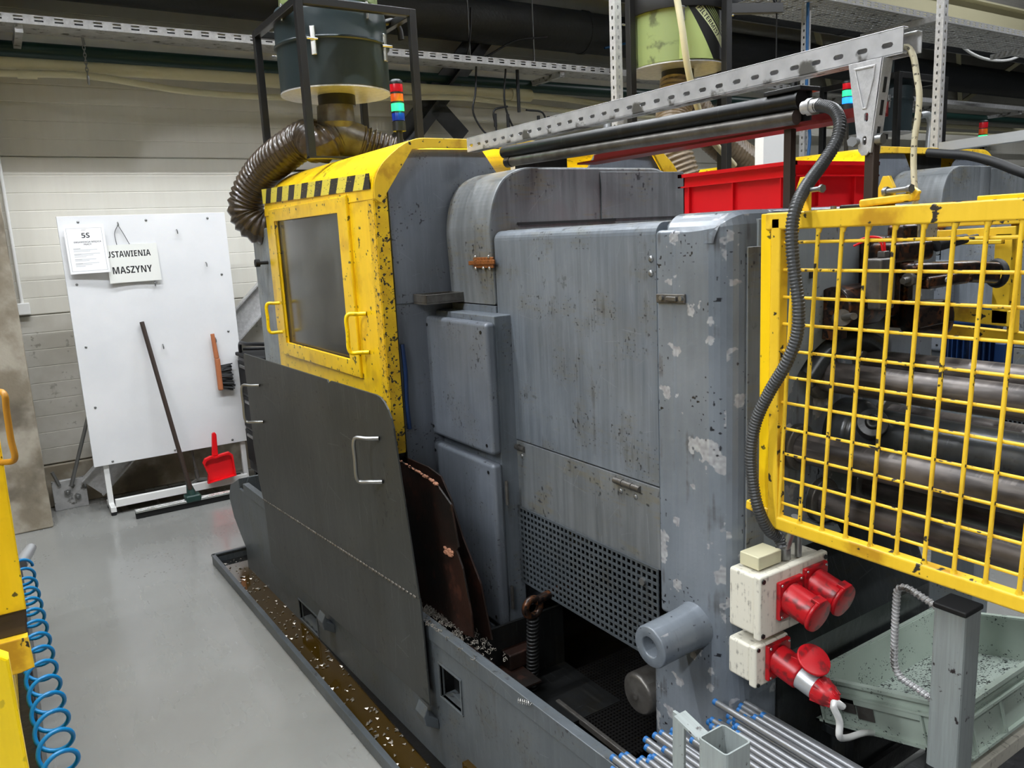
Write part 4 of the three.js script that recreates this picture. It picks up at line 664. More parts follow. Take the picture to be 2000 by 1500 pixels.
// ---------------------------------------------------------------- sockets
function socket(t, c, s, plugged) {
  const ax = V(0.04, -0.24, 0.96).normalize(), k = part('socket', [B(c.x - 0.036 * s, c.x + 0.036 * s, c.y - 0.04 * s, c.y + 0.04 * s, c.z, c.z + 0.012, 0.004), L([[0.032 * s, 0], [0.031 * s, 0.055 * s], [0.029 * s, 0.06 * s], [0.026 * s, 0.06 * s]], c.clone().add(V(0, 0, 0.006)), ax, 24)], M.redSocket, t);
  for (const [a, b] of [[-1, -1], [1, -1], [1, 1], [-1, 1]]) part('screw', dome(c.clone().add(V(a * 0.029 * s, b * 0.033 * s, 0.012)), V(0, 0, 1), 0.0035), M.chrome, k);
  const e = c.clone().add(V(0, 0, 0.006)).addScaledVector(ax, 0.06 * s);
  const up = V(0, 1, 0).addScaledVector(ax, -ax.y).normalize();
  if (!plugged) part('lid', [L([[0, 0], [0.034 * s, 0], [0.035 * s, 0.004], [0.033 * s, 0.011], [0, 0.012]], e, ax, 28), bar(e.clone().addScaledVector(up, 0.03 * s).addScaledVector(ax, -0.012), e.clone().addScaledVector(up, 0.03 * s).addScaledVector(ax, 0.01), 0.026 * s, 0.012, 0.002)], M.redSocket, k, 'closed round lid');
  else part('lid', [L([[0, 0], [0.034 * s, 0], [0.035 * s, 0.004], [0.033 * s, 0.009], [0, 0.01]], e.clone().addScaledVector(up, 0.05 * s).addScaledVector(ax, 0.014), V(-0.1, 0.78, 0.55), 28), bar(e.clone().addScaledVector(up, 0.03 * s).addScaledVector(ax, -0.03), e.clone().addScaledVector(up, 0.036 * s).addScaledVector(ax, -0.005), 0.024 * s, 0.012, 0.002)], M.redSocket, k, 'open round lid');
  return [e, ax];
}
{
  const t = thing('socket_box', 'upper grimy cream socket box with two closed red sockets on the lathe end', 'socket box');
  part('housing', B(1.34, 1.575, 0.722, 0.868, -1.19, -1.115, 0.008), M.cream, t); part('cover', B(1.335, 1.58, 0.716, 0.872, -1.115, -1.095, 0.006), M.cream, t);
  for (const [x, y] of [[1.346, 0.728], [1.346, 0.86], [1.568, 0.728], [1.568, 0.86]]) part('screw', hex(V(x, y, -1.095), V(0, 0, 1), 0.006, 0.003), M.dark, t);
  socket(t, V(1.432, 0.8, -1.096), 1.16, false); socket(t, V(1.524, 0.808, -1.096), 1.16, false);
}
{
  const b = thing('gland_block', 'dirty brass block with a cable gland on top of the upper socket box', 'cable gland');
  part('block', B(1.36, 1.44, 0.873, 0.905, -1.175, -1.12, 0.003), M.creamPipe, b); part('gland', [hex(V(1.465, 0.872, -1.13), V(0, 1, 0), 0.014, 0.025), C(V(1.465, 0.895, -1.13), V(1.462, 0.985, -1.1), 0.0105, 12)], M.steel, b);
  part('bolt', [C(V(1.5, 0.872, -1.12), V(1.5, 0.935, -1.12), 0.008, 10), dome(V(1.5, 0.935, -1.12), V(0, 1, 0), 0.008)], M.steel, b);
}
{
  const t = thing('socket_box', 'lower grimy cream socket box with a plug in its single red socket', 'socket box');
  part('housing', B(1.338, 1.445, 0.6, 0.694, -1.19, -1.125, 0.008), M.cream, t); part('cover', B(1.333, 1.45, 0.595, 0.699, -1.125, -1.104, 0.006), M.cream, t);
  for (const [x, y] of [[1.342, 0.603], [1.342, 0.691], [1.441, 0.691], [1.441, 0.603]]) part('screw', hex(V(x, y, -1.104), V(0, 0, 1), 0.005, 0.003), M.dark, t);
  const [e, ax] = socket(t, V(1.404, 0.652, -1.104), 1.1, true);
  const p = thing('plug', 'red and grey plug with a white cord pushed into the lower socket box', 'plug');
  const side = V(0.35, 0, 0).add(ax).normalize();
  part('collar', L([[0.029, 0], [0.03, 0.003], [0.029, 0.045], [0.025, 0.047], [0, 0.047]], e.clone().addScaledVector(ax, -0.004), ax, 24), M.alu, p, 'grey collar');
  const tip = e.clone().addScaledVector(ax, 0.04), grip = [L([[0.029, 0], [0.031, 0.006], [0.027, 0.03], [0.014, 0.048], [0.009, 0.052], [0, 0.052]], tip, ax, 24)];
  for (let k = 0; k < 10; k++) { const a = k / 10 * 2 * PI, u = V(Math.cos(a), 0, 0), w = V(0, 1, 0).addScaledVector(ax, -ax.y).normalize().multiplyScalar(Math.sin(a)), r = u.add(w); grip.push(bar(tip.clone().addScaledVector(r, 0.031).addScaledVector(ax, 0.004), tip.clone().addScaledVector(r, 0.017).addScaledVector(ax, 0.046), 0.004, 0.005, 0.001)); }
  part('grip', grip, M.redSocket, p);
  const q = tip.clone().addScaledVector(ax, 0.05);
  part('cord', T([q, q.clone().addScaledVector(ax, 0.015), V(...[1.356, 0.645, -0.92]), V(...[1.383, 0.591, -0.92]), V(...[1.39, 0.554, -0.925]), V(...[1.453, 0.507, -0.95]), V(...[1.612, 0.426, -1]), V(...[1.868, 0.261, -1.08])], 0.0075, 50, 10), M.whitePaint, p);
}

// ---------------------------------------------------------------- bar cradle, steel bars and grey green crate
{
  const t = thing('cradle', 'dark steel bar cradle on the floor before the lathe end', 'cradle');
  part('beam', [B(0.95, 1.6, 0.42, 0.48, -0.84, -0.79, 0.003), B(0.95, 1.6, 0.42, 0.48, -0.3, -0.25, 0.003), B(0.955, 1.0, 0.0, 0.42, -0.84, -0.25, 0.003), B(1.55, 1.6, 0.0, 0.42, -0.84, -0.25, 0.003)], M.dark, t);
  const tubeG = (x0, z0, s, y0, y1, w) => E('y', rrect(x0, x0 + s, z0, z0 + s, 0.006, 2), y0, y1, { holes: [rrect(x0 + w, x0 + s - w, z0 + w, z0 + s - w, 0.003, 1)] });
  const p1 = part('post', tubeG(0.888, -0.855, 0.062, 0.0, 0.8, 0.003), M.post, t, 'open square tube post');
  part('handle', [bar(V(0.905, 0.79, -0.855), V(0.905, 0.805, -0.915), 0.028, 0.006, 0.001), bar(V(0.905, 0.805, -0.915), V(0.905, 0.55, -0.92), 0.028, 0.006, 0.001, V(1, 0, 0))], M.post, p1);
  const p2 = part('post', tubeG(1.545, -0.82, 0.066, 0.0, 0.845, 0.003), M.post, t, 'capped square tube post');
  part('end_cap', B(1.543, 1.613, 0.845, 0.857, -0.822, -0.752, 0.004), M.rubber, p2, 'black plastic cap');
  const hp = [V(1.575, 0.83, -0.82), V(1.575, 0.842, -0.86), V(1.575, 0.85, -0.9), V(1.575, 0.84, -0.915), V(1.575, 0.81, -0.918), V(1.575, 0.7, -0.918), V(1.575, 0.655, -0.915), V(1.575, 0.635, -0.9), V(1.575, 0.625, -0.86), V(1.575, 0.615, -0.82)];
  const rb = [T(hp, 0.007, 60, 10)]; const cv = new THREE.CatmullRomCurve3(hp, false, 'centripetal'); for (let k = 1; k < 44; k++) { const p = cv.getPointAt(k / 44), d = cv.getTangentAt(k / 44); rb.push(aim(new THREE.TorusGeometry(0.007, 0.0024, 5, 12).rotateX(PI / 2 + 0.4), p, d)); }
  part('handle', rb, M.zincDirty, p2, 'bent ribbed rod handle');
}
{ // bars with blue tips
  const proto = thing('steel_bar', 'thin grey steel bar with a blue painted tip in the bundle on the cradle', 'bar', 'bundled steel bars with blue tips');
  part('rod', C(V(0, 0, 0.009), V(0, 0, 1.6), 0.008, 14), M.rod, proto); part('tip', [C(V(0, 0, 0), V(0, 0, 0.009), 0.0081, 14)], M.blueCap, proto, 'blue painted tip');
  let first = true; const put = (x, y, z) => { const o = first ? proto : proto.clone(); if (!first) { o.name = numbered('steel_bar'); scene.add(o); } first = false; o.position.set(x, y, z); };
  for (let k = 0; k < 24; k++) put(0.985 + k * 0.0182, 0.489, -1.175 + (rnd() - 0.5) * 0.06 - (k < 12 ? 0.035 : 0));
  for (let k = 0; k < 22; k++) { if (k === 5 || k === 9) continue; put(0.996 + k * 0.0182, 0.5052, -1.14 + (rnd() - 0.5) * 0.07 - (k < 9 ? 0.05 : 0.01)); }
  for (let k = 0; k < 9; k++) put(1.2 + k * 0.0195, 0.5215, -1.115 + (rnd() - 0.5) * 0.06);
  put(1.292, 0.538, -1.19);
}
{ // grey green crate, tilted
  const t = thing('grey_crate', 'grey-green plastic stacking crate tilted behind the capped post', 'crate');
  const X0 = 1.665, lenX = 0.6, W = 0.4, H = 0.12, th = 0.26, org = V(X0, 0.465, -1.2);
  const tr = (g) => g.rotateX(-th).translate(org.x, org.y, org.z);
  // local: x along the long side, z from the far-left to the near side, y from the rim downwards
  const ring = (o, a, b, w) => [B(-o, lenX + o, a, b, -o, -o + w), B(-o, lenX + o, a, b, W + o - w, W + o), B(-o, -o + w, a, b, -o, W + o), B(lenX + o - w, lenX + o, a, b, -o, W + o)];
  part('walls', ring(-0.006, -H, 0, 0.004).map(tr), M.crate, t); part('bottom', [tr(B(0.01, lenX - 0.01, -H, -H + 0.005, 0.01, W - 0.01))], M.crateIn, t, 'inside speckled with dark chips');
  part('rim', [...ring(0.008, -0.006, 0.003, 0.016), ...ring(0.008, -0.036, -0.03, 0.013), ...ring(0.004, -H, -H + 0.006, 0.01)].map(tr), M.crate, t);
  const ribs = []; for (const z of [0.02, 0.075, 0.3, W - 0.03]) ribs.push(B(-0.004, 0.002, -H, -0.03, z - 0.0025, z + 0.0025)); for (const x of [0.03, 0.16, 0.42, 0.55]) ribs.push(B(x - 0.0025, x + 0.0025, -H, -0.03, W - 0.002, W + 0.004));
  for (const g of ribs) part('rib', tr(g), M.crate, t);
  part('grip', [tr(B(-0.006, 0.0, -0.052, -0.036, 0.08, 0.3, 0.002))], M.crate, t);
  part('label_holder', [tr(B(-0.006, -0.002, -0.075, -0.04, 0.085, 0.125)), tr(B(-0.0045, -0.002, -0.085, -0.05, 0.13, 0.175))], M.bare, t);
  const s = thing('crate_shelf', 'low cream steel trestle under the near side of the tilted crate', 'stand');
  part('top_beam', B(1.72, 2.3, 0.35, 0.39, -0.85, -0.8, 0.003), M.cream, s); part('leg', B(1.74, 1.78, 0.03, 0.35, -0.845, -0.805), M.darkCast, s); part('leg', B(2.22, 2.26, 0.03, 0.35, -0.845, -0.805), M.darkCast, s);
  part('far_beam', B(1.72, 2.3, 0.28, 0.305, -1.2, -1.16, 0.003), M.darkCast, s); part('leg', B(1.74, 1.78, 0, 0.28, -1.18, -1.14), M.darkCast, s); part('leg', B(2.22, 2.26, 0, 0.28, -1.18, -1.14), M.darkCast, s);
}
solo('floor_pan', [B(1.62, 3.3, 0.002, 0.03, -1.12, 0.5, 0.006)], M.greasy, 'flat black oily pan on the floor under the grey-green crate', 'pan');
// ---------------------------------------------------------------- neighbour machine at the left edge, blue coil hose
{
  const t = thing('yellow_machine', 'yellow painted machine guard with a dark base at the left edge of the aisle', 'machine');
  const a = [-0.037, 1.246, -2], b = [-0.052, 0.729, -2], c = [-0.042, 0.877, -2], d = [-0.048, 0.817, -2], e = [-0.045, 0.74, -2], f = [-0.073, 0.735, -2];
  part('upper_panel', E('z', [[-0.7, c[1]], [c[0], c[1]], [a[0] + 0.004, 1.5], [-0.7, 1.5]], -2.03, -2.0, { bevel: 0.003 }), M.yellow, t);
  part('fold', E('z', [[-0.7, d[1]], [d[0], d[1]], [c[0], c[1]], [-0.7, c[1]]], -2.05, -2.012, { bevel: 0.003 }), M.brownTube, t);
  part('lower_panel', E('z', [[-0.7, f[1]], [f[0], f[1]], [e[0], e[1]], [d[0], d[1]], [-0.7, d[1]]], -2.02, -1.99, { bevel: 0.003 }), M.yellowWorn, t);
  const g = [-0.051, 1.089, -1.3], h = [-0.059, 0.901, -1.3];
  part('near_panel', E('z', [[-0.7, 0.3], [h[0], 0.3], [h[0], g[1] - 0.01], [h[0] - 0.012, g[1]], [-0.7, g[1]]], -1.33, -1.3, { bevel: 0.004 }), M.yellowClean, t);
  part('base', B(-0.7, -0.075, 0, 0.26, -4.1, -0.9, 0.01), M.greasy, t);
  const p = [[-0.034, 1.377, -2], [-0.014, 1.374, -1.95], [-0.015, 1.341, -1.95], [-0.016, 1.275, -1.95], [-0.015, 1.234, -1.95], [-0.04, 1.219, -2]];
  part('handle', T(p, 0.0065, 40, 10), M.amber, t);
  part('body', B(-0.7, -0.12, 0.26, 1.48, -3.6, -2.05, 0.01), M.yellowWorn, t);
}
{
  const t = thing('coil_hose', 'bright blue coiled air hose lying along the foot of the yellow machine', 'hose');
  const a = V(...[-0.078, 0.33, -3.909]), b = V(...[-0.035, 0.3, -2.317]), d = b.clone().sub(a);
  part('coil', coil(a, b.clone().addScaledVector(d, 0.5), 0.046, 0.0065, 21, 26, 8), M.blue, t);
  part('connector', [C(a.clone().add(V(0, 0.01, -0.02)), a.clone().add(V(0.05, 0.03, -0.16)), 0.03, 14, 0.022), dome(a.clone().add(V(0.05, 0.03, -0.16)), V(0.2, 0.2, -1), 0.022)], M.alu, t);
}

// ---------------------------------------------------------------- overhead
function drumFilter(name, label, c, r, y0, y1, mat, extra) {
  const t = thing(name, label, 'oil mist filter'), h = y1 - y0;
  part('drum', L([[0, 0], [r * 0.97, 0], [r * 0.985, 0.006], [r * 0.99, h * 0.54], [r * 1.03, h * 0.55], [r * 1.03, h * 0.575], [r, h * 0.59], [r, h * 0.9], [r * 0.97, h], [0, h]], V(c.x, y0, c.z), V(0, 1, 0), 56), mat, t);
  part('bottom_plate', C(V(c.x, y0 - 0.006, c.z), V(c.x, y0, c.z), r * 0.99, 48), M.zinc, t);
  part('neck', C(V(c.x, y0 - 0.05, c.z), V(c.x, y0 - 0.006, c.z), r * 0.34, 28), M.black, t);
  for (const a of [0.75, 2.2, 4.0, 5.6]) { const u = V(Math.sin(a), 0, Math.cos(a)), q = V(c.x, y0 + h * 0.5, c.z).addScaledVector(u, r * 1.02); part('clip', [bar(q.clone().add(V(0, -0.05, 0)), q.clone().add(V(0, 0.06, 0)), 0.022, 0.012, 0.003, u), C(q.clone().addScaledVector(u, 0.012).add(V(-0.022, 0.01, 0)), q.clone().addScaledVector(u, 0.012).add(V(0.022, 0.01, 0)), 0.005, 8)], M.chrome, t); }
  if (extra) extra(t); return t;
}
function stand(label, x0, x1, z0, z1, yb, yt, s, group) {
  const t = thing('filter_stand', label, 'stand', group);
  for (const x of [x0, x1]) for (const z of [z0, z1]) part('leg', B(x - s / 2, x + s / 2, yb, yt, z - s / 2, z + s / 2, 0.003), M.frame, t);
  for (const x of [x0, x1]) part('top_bar', B(x - s / 2, x + s / 2, yt - s, yt, z0 + s / 2, z1 - s / 2, 0.003), M.frame, t);
  for (const z of [z0, z1]) part('top_bar', B(x0 + s / 2, x1 - s / 2, yt - s, yt, z - s / 2, z + s / 2, 0.003), M.frame, t);
  return t;
}
{ // dark filter on the first cab
  const c = V(1.355, 0, -3.4);
  drumFilter('mist_filter', 'dark grey drum-shaped oil mist filter in a black frame above the yellow cab', c, 0.235, 2.285, 2.61, M.filter, (t) => {
    part('top_head', L([[0, 0], [0.2, 0], [0.205, 0.02], [0.2, 0.3], [0, 0.3]], V(c.x, 2.61, c.z), V(0, 1, 0), 40), M.filterGreen, t, 'yellow-green motor head');
    for (const a of [0.3, 1.9, 3.4, 5.0]) { const u = V(Math.sin(a), 0, Math.cos(a)), q = V(c.x, 2.575, c.z).addScaledVector(u, 0.24); part('stud', [C(q.clone().add(V(0, -0.03, 0)), q.clone().add(V(0, 0.035, 0)), 0.006, 8), hex(q, V(0, 1, 0), 0.012, 0.01)], M.chrome, t); }
    part('side_handle', T([[c.x + 0.2, 2.57, c.z + 0.1], [c.x + 0.25, 2.58, c.z + 0.1], [c.x + 0.275, 2.55, c.z + 0.1], [c.x + 0.28, 2.51, c.z + 0.1]], 0.014, 20, 8), M.black, t);
  });
  stand('black square-tube stand carrying the dark filter on the yellow cab', 1.12, 1.6, -3.68, -3.12, 1.985, 2.585, 0.03);
  { const t = scene.children.find((o) => o.name === 'filter_stand'); for (const z of [-3.68, -3.12]) part('foot_bar', B(1.105, 1.615, 1.986, 1.994, z - 0.02, z + 0.02), M.frame, t); }
  const d = thing('duct', 'brown ribbed flexible duct with a forked steel piece below the dark filter', 'duct');
  part('fork', [C(V(c.x - 0.01, 2.235, c.z), V(c.x - 0.01, 2.16, c.z), 0.078, 24, 0.082), C(V(c.x - 0.01, 2.165, c.z), V(c.x - 0.01, 2.12, c.z), 0.086, 24, 0.07), new THREE.SphereGeometry(0.082, 24, 16).translate(c.x - 0.01, 2.115, c.z), C(V(c.x - 0.01, 2.115, c.z), V(c.x + 0.08, 2.085, c.z + 0.01), 0.08, 24)], M.bare, d, 'bare steel fork');
  part('hose', corr([[c.x - 0.02, 2.11, c.z], [c.x - 0.09, 2.075, c.z - 0.01], [1.252, 2.113, -3.5], [1.175, 2.064, -3.62], [1.112, 1.989, -3.78], [1.062, 1.894, -3.86], [1.045, 1.824, -3.88], [1.081, 1.756, -3.86], [1.158, 1.733, -3.84]], 0.079, 0.024, 0.006, 20), M.duct, d, 'long brown ribbed hose to the left');
  part('hose', corr([[c.x + 0.07, 2.09, c.z], [c.x + 0.16, 2.055, c.z + 0.02], [c.x + 0.3, 2.0, c.z + 0.08], [c.x + 0.4, 1.93, c.z + 0.12]], 0.078, 0.024, 0.006, 20), M.duct, d, 'short brown ribbed hose to the right');
}
{ // green filter of the far side
  const c = V(3.0, 0, -3.0), text = print(512, 512, (g, w, h) => {
    g.fillStyle = '#151613'; g.fillRect(0, 0, w, h); g.fillStyle = '#a8b870'; g.beginPath(); g.moveTo(0, 0); g.lineTo(70, 0); g.lineTo(330, h); g.lineTo(0, h); g.fill(); g.beginPath(); g.moveTo(w, h); g.lineTo(w, 330); g.lineTo(470, h); g.fill();
    g.save(); g.translate(190, 40); g.rotate(0.86); g.fillStyle = '#d4dba8'; g.fillRect(-30, -34, 640, 70); g.fillStyle = '#20221c'; g.font = 'bold 62px sans-serif'; g.fillText('FILTERMIST', -22, 23); g.fillStyle = '#a8b870'; for (let k = 0; k < 4; k++) g.fillRect(-30, -60 - k * 20, 640, 7); g.restore();
  });
  drumFilter('mist_filter', 'yellow-green drum-shaped oil mist filter with a black lettered stripe', c, 0.235, 2.42, 2.86, M.filterGreen, (t) => {
    const g = new THREE.CylinderGeometry(0.2365, 0.2365, 0.24, 24, 1, true, -0.75, 1.15).translate(c.x, 2.545, c.z); part('decal', g, std({ map: text, roughness: 0.4 }), t, 'black band with the lettering FILTERMIST', true);
    const a = print(256, 64, (q, w, h) => { q.fillStyle = '#a9b86f'; q.fillRect(0, 0, w, h); q.strokeStyle = '#d8481e'; q.lineWidth = 9; q.beginPath(); q.moveTo(w - 8, 32); q.lineTo(20, 32); q.moveTo(52, 14); q.lineTo(14, 32); q.lineTo(52, 50); q.stroke(); });
    const s = new THREE.CylinderGeometry(0.2375, 0.2375, 0.04, 14, 1, true, -0.35, 0.5).translate(c.x, 2.775, c.z); part('arrow_sticker', s, std({ map: a, roughness: 0.4 }), t, 'orange arrow', true);
    part('band', L([[0.239, 0], [0.25, 0], [0.25, 0.085], [0.239, 0.085]], V(c.x, 2.655, c.z), V(0, 1, 0), 48), M.frame, t);
    part('drain_tube', T([[c.x - 0.2, 2.68, c.z + 0.2], [c.x - 0.19, 2.55, c.z + 0.22], [c.x - 0.16, 2.4, c.z + 0.22], [c.x - 0.1, 2.28, c.z + 0.2], [c.x + 0.05, 2.1, c.z + 0.15], [c.x + 0.3, 1.95, c.z + 0.1]], 0.016, 50, 10), M.creamPipe, t);
  });
  const st = thing('filter_stand', 'black three-legged stand around the yellow-green filter', 'stand');
  for (const [x, z, y] of [[c.x - 0.262, c.z - 0.05, 2.78], [c.x + 0.06, c.z + 0.262, 2.74], [c.x + 0.262, c.z + 0.05, 2.86]]) part('leg', B(x - 0.018, x + 0.018, 0, y, z - 0.018, z + 0.018, 0.003), M.frame, st);
  part('arm', [bar(V(c.x + 0.285, 2.72, c.z + 0.05), V(c.x + 0.75, 2.78, c.z + 0.02), 0.04, 0.05, 0.003), C(V(c.x + 0.72, 2.8, c.z + 0.02), V(c.x + 0.72, 2.5, c.z + 0.02), 0.004, 6), C(V(c.x + 0.72, 2.8, c.z + 0.02), V(c.x + 0.6, 3.4, c.z), 0.004, 6), new THREE.TorusGeometry(0.03, 0.006, 8, 16).scale(1, 1.4, 1).translate(c.x + 0.72, 2.84, c.z + 0.02)], M.frame, st);
  const d = thing('duct', 'pale wrapped flexible duct dropping behind the lathe from the yellow-green filter', 'duct');
  part('hose', corr([[c.x, 2.36, c.z], [c.x - 0.05, 2.2, c.z + 0.02], [c.x - 0.12, 2.05, c.z + 0.08], [c.x - 0.1, 1.9, c.z + 0.12], [c.x - 0.06, 1.75, c.z + 0.14], [c.x - 0.05, 1.5, c.z + 0.14]], 0.085, 0.022, 0.005, 18), M.ductPale, d);
  part('hose', corr([[c.x + 0.05, 2.3, c.z], [c.x + 0.2, 2.15, c.z], [c.x + 0.42, 2.02, c.z], [c.x + 0.62, 1.92, c.z], [c.x + 0.75, 1.75, c.z]], 0.085, 0.022, 0.005, 18), M.ductPale, d);
  solo('white_post', B(2.92, 3.1, 0, 2.05, -2.45, -2.4, 0.004), M.whitePaint, 'broad white upright panel between the hood and the red crate', 'post');
}
{ // far right dark filter
  const a = [6.871, 2.89, -4.2], b = [7.611, 2.894, -4.2], x0 = a[0], x1 = b[0], yt = a[1], c = V((x0 + x1) / 2 - 0.12, 0, -4.55), r = 0.3;
  stand('black stand carrying the dark filter at the upper right', x0, x1, -4.95, -4.2, 0, yt, 0.05);
  drumFilter('mist_filter', 'dark drum-shaped oil mist filter behind the silver bracket at the upper right', c, r, yt - 0.48, yt + 0.02, M.filter, (t) => part('outlet', C(V(c.x, yt + 0.02, c.z), V(c.x, yt + 0.3, c.z), 0.13, 28), M.filter, t));
  solo('drain_pipe', [C(V(...[6.978, 2.501, -4]), V(...[7.091, 2.505, -4]), 0.02, 12), T([[6.876, 2.493, -4], [7.01, 2.506, -4], [7.054, 2.465, -4], [7.047, 2.179, -4], [[7.043, 2.135, -4][0], 0, -4]], 0.03, 60, 12)], M.alu, 'grey plastic drain pipe with an elbow beside the far filter', 'pipe');
}
function tower(label, p, r, segs, h, foot) {
  const t = thing('signal_tower', label, 'signal light'); let y = p.y;
  part('base', [C(V(p.x, y - h, p.z), V(p.x, y, p.z), r * 1.05, 20), C(V(p.x, p.y - h - 0.06, p.z), V(p.x, p.y - h, p.z), r * 0.5, 12)], M.black, t);
  if (foot !== undefined) part('pole', C(V(p.x, foot, p.z), V(p.x, p.y - h - 0.05, p.z), r * 0.4, 12), M.black, t);
  for (const [n, m, k] of segs) { part(n, L([[r * 0.9, 0.002], [r, 0.004], [r, h - 0.004], [r * 0.9, h - 0.002]].concat([[0, h - 0.002]]), V(p.x, y, p.z), V(0, 1, 0), 20), m, t); part('ring', C(V(p.x, y + h - 0.004, p.z), V(p.x, y + h + 0.002, p.z), r * 1.02, 20), M.black, t); if (k) { const l = new THREE.PointLight(k, 0.006, 2); l.position.set(p.x, y + h / 2, p.z + r + 0.02); l.name = 'signal_glow'; scene.add(l); } y += h; }
  part('cap', L([[r, 0], [r, 0.008], [r * 0.6, 0.014], [0, 0.014]], V(p.x, y, p.z), V(0, 1, 0), 20), M.black, t); return t;
}
{
  const b = [1.329, 2.08, -2.75]; b[1] += 0;
  const t1 = tower('signal tower with red, orange, lit green and blue lenses on the yellow cab', V(...b), 0.0235, [['blue_lens', M.blueLens], ['green_lens', M.greenGlow, 0x30ff90], ['orange_lens', M.orangeLens], ['red_lens', M.redLens]], 0.0335);
  tower('signal tower with a lit blue lens, half hidden by the silver bracket', V(...[4.394, 2.32, -3]), 0.03, [['blue_lens', M.blueGlow, 0x3098ff], ['green_lens', M.greenGlow], ['red_lens', M.redLens]], 0.04, 2.006);
  tower('small signal tower with red, orange and lit green lenses at the far right', V(...[7.16, 2.238, -3.6]), 0.034, [['green_lens', M.greenGlow, 0x30ff90], ['orange_lens', M.orangeLens], ['red_lens', M.redLens]], 0.052, 0);
}
solo('vent_pipe', [C(V(-1, 3.357, -5.75), V(4.6, 3.357, -5.75), 0.172, 28), C(V(4.58, 3.357, -5.75), V(4.62, 3.357, -5.75), 0.178, 28), C(V(4.6, 3.357, -5.75), V(15, 3.357, -5.75), 0.167, 28)], M.foam, 'thick dark insulated ventilation pipe running level along the back wall over the lathe', 'pipe');
solo('vent_pipe', [C(V(4.6, 3.62, -5.3), V(15, 3.62, -5.3), 0.115, 24), ...[6, 7.6, 9.2, 10.8].map((x) => C(V(x, 3.62, -5.3), V(x + 0.02, 3.62, -5.3), 0.119, 24))], M.foam, 'slimmer dark insulated pipe running above the thick ventilation pipe at the upper right', 'pipe');
solo('vent_pipe', C(V(-1, 3.86, -5.8), V(15, 3.86, -5.8), 0.17, 28), M.foam, 'dark pipe running highest along the back wall', 'pipe');
solo('air_pipe', C(V(2.5, 3.6, -5.55), V(15, 3.6, -5.55), 0.022, 12), M.zinc, 'thin bright metal pipe running between the dark ventilation pipes', 'pipe');
for (const [x, y0] of [[3.3, 3.0], [3.9, 3.0], [7.4, 3.0]]) solo('hanger_rod', C(V(x, 2.99, -5.5), V(x, 5.99, -5.5), 0.006, 6), M.steel, x < 3.5 ? 'thin ceiling rod hanging beside the thick pipe, left of the first strut' : x < 4 ? 'thin ceiling rod hanging close to the first strut' : 'thin ceiling rod hanging far right over the machines', 'rod');
function strut(label, x, z, s) {
  const t = thing('strut', label, 'strut'), h = []; for (let y = 1.5; y < 4.4; y += 0.05) h.push(slot(x, y, s * 0.28, 0.02));
  part('face', E('z', rect(x - s / 2, x + s / 2, 0, 5.98), z + s - 0.003, z + s, { holes: h }), M.zinc, t);
  const h2 = h.map((q) => q.map(([u, v]) => [z + s / 2 + (u - x), v]));
  part('side', [E('x', rect(z, z + s - 0.003, 0, 5.98), x - s / 2, x - s / 2 + 0.003, { holes: h2 }), B(x + s / 2 - 0.003, x + s / 2, 0, 5.98, z, z + s - 0.003)], M.zinc, t); return t;
}
strut('slotted steel strut rising behind the lathe, left of the yellow-green filter', 2.945, -3.42, 0.045);
strut('slotted steel strut with blue cable beside it, right of the yellow-green filter', 5.56, -4.2, 0.05);
strut('slotted steel strut nearest the right edge, behind the silver bracket', 5.325, -3.0, 0.05);
solo('blue_cable', T([[5.52, 3.7, -4.13], [5.52, 2.9, -4.13], [5.53, 2.5, -4.13], [5.56, 2.3, -4.12], [5.5, 2.0, -4.11]], 0.012, 40, 8), M.blueCap, 'thin blue cable running down the middle slotted strut', 'cable');
solo('blue_cable', T([[4.7, 3.2, -5.57], [4.95, 3.25, -5.55], [5.2, 3.21, -5.57]], 0.01, 20, 8), M.blueCap, 'short blue cable lying against the thick ventilation pipe', 'cable');
{ // wide perforated tray at the upper right
  const t = thing('cable_tray', 'wide perforated cable tray high at the upper right, seen from below', 'cable tray');
  const g = []; for (let k = 0; k < 150; k++) { const x = 5.0 + k * 0.06; g.push(B(x, x + 0.035, 3.29, 3.293, -4.55, -4.02)); } for (let k = 0; k < 11; k++) g.push(B(5.0, 14.0, 3.291, 3.294, -4.55 + k * 0.05, -4.525 + k * 0.05));
  part('perforated_sheet', g, M.zincDirty, t);
  const holes = []; for (let x = 5.1; x < 11; x += 0.1) for (const v of [3.306, 3.324]) holes.push(rect(x, x + 0.05, v, v + 0.008));
  part('side_rail', E('z', rect(5.0, 14, 3.29, 3.342), -4.02, -4.016, { holes }), M.zinc, t);
  for (const x of [6.9, 9.2]) part('bracket', [B(x, x + 0.05, 3.24, 3.288, -4.6, -3.85), B(x - 0.01, x + 0.06, 3.27, 3.33, -3.87, -3.85)], M.zinc, t);
}
{ // cream crane beam with bracing
  const t = thing('roof_beam', 'cream painted steel beam with diagonal bracing high at the upper right', 'beam');
  part('beam', [B(6, 15.5, 3.8, 4.1, -5.35, -5.33), B(6, 15.5, 4.09, 4.11, -5.42, -5.24), B(6, 15.5, 3.79, 3.81, -5.42, -5.24)], M.creamPipe, t);
  for (const x of [7.2, 10, 12.8]) part('brace', [bar(V(x, 3.9, -5.4), V(x + 1.2, 3.1, -5.95), 0.05, 0.05), bar(V(x + 1.2, 3.1, -5.95), V(x + 2.4, 3.9, -5.4), 0.05, 0.05)], M.creamPipe, t);
  solo('roof_cable', T([[9.3, 3.9, -5.2], [9.6, 3.5, -5.1], [10.4, 3.4, -5.0], [11.6, 3.9, -5.0]], 0.016, 30, 8), M.whitePaint, 'loose white cable sagging from the cream roof beam', 'cable');
}
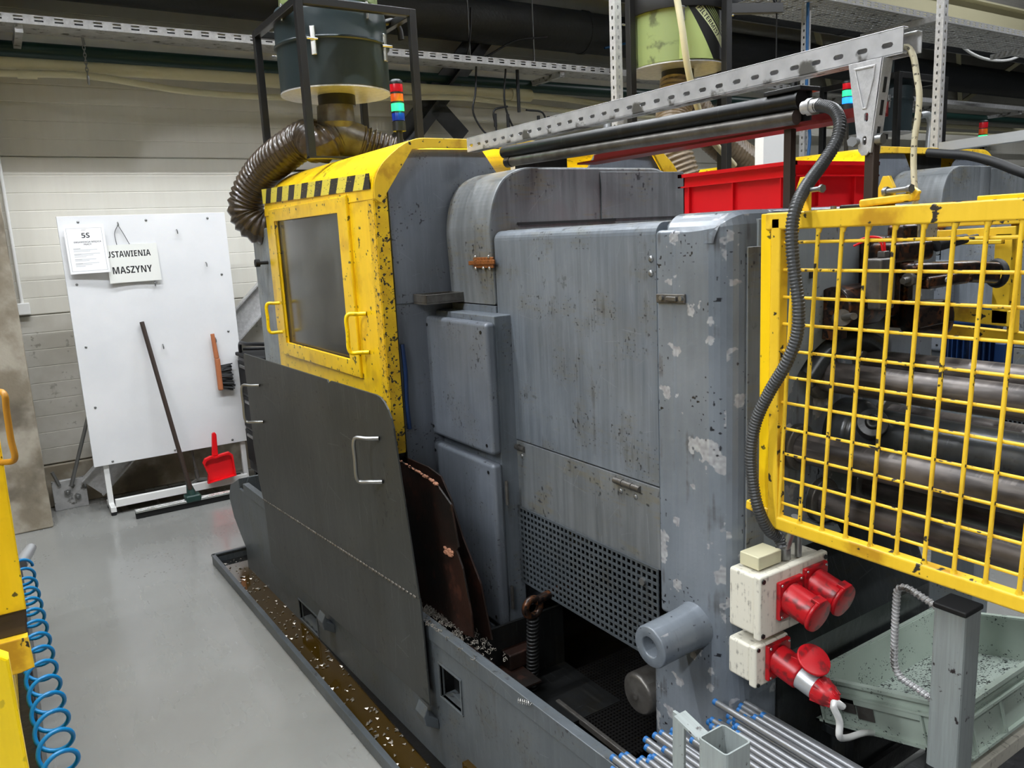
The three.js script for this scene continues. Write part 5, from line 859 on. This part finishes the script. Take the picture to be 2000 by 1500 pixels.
{ // steel diagonal behind the light tower
  const t = thing('roof_strut', 'dark grey diagonal steel channel crossing the wall above the signal tower', 'brace');
  part('channel', [bar(V(...[2.769, 2.324, -5.85]), V(...[3.679, 3.311, -5.85]), 0.02, 0.2), bar(V(...[2.766, 2.31, -5.8]), V(...[3.672, 3.292, -5.8]), 0.06, 0.02)], M.foam, t);
  part('second_channel', bar(V(...[3.403, 2.462, -5.85]), V(...[2.949, 2.906, -5.85]), 0.02, 0.14), M.foam, t);
}
solo('profile_rail', [bar(V(...[4.4, 2.005, -2.428]), V(...[4.4, 2.018, -1.877]), 0.05, 0.05), bar(V(...[4.38, 1.993, -2.417]), V(...[4.38, 2.002, -1.867]), 0.02, 0.02)], M.alu, 'aluminium profile rail running right from the second cab', 'rail');
solo('black_cable', T([[3.6, 1.925, -2.046], [3.6, 1.909, -1.958], [3.6, 1.893, -1.869], [3.6, 1.856, -1.761], [3.6, 1.812, -1.668], [3.6, 1.764, -1.559]], 0.02, 40, 10), M.rubber, 'thick black cable curving down to the right edge from the second cab', 'cable');
solo('wall_conduit', C(V(...[4.396, 2.538, -5.2]), V(...[4.353, 1.778, -5.2]), 0.03, 12), M.alu, 'white vertical pipe on the back wall beside the first slotted strut', 'pipe');

// ---------------------------------------------------------------- put every thing's origin at its base
scene.updateMatrixWorld(true);
for (const o of scene.children) {
  if (o.isLight || !(o.isMesh || o.isGroup) || o.userData.kind === 'structure') continue;
  if (o.position.lengthSq() > 0) continue;
  const b = new THREE.Box3().setFromObject(o), p = V((b.min.x + b.max.x) / 2, b.min.y, (b.min.z + b.max.z) / 2);
  if (o.isMesh) o.geometry.translate(-p.x, -p.y, -p.z); else for (const c of o.children) c.position.sub(p);
  o.position.copy(p);
}
// the same type of lathe stands in the next row
{ const l2 = lathe.clone(); l2.name = numbered('lathe'); l2.userData = { label: 'second grey lathe with a yellow cab, farther right behind the red crate', category: 'machine' }; l2.position.x += 2.62; l2.position.y += 0.02; scene.add(l2); }
renderer.render(scene, camera);
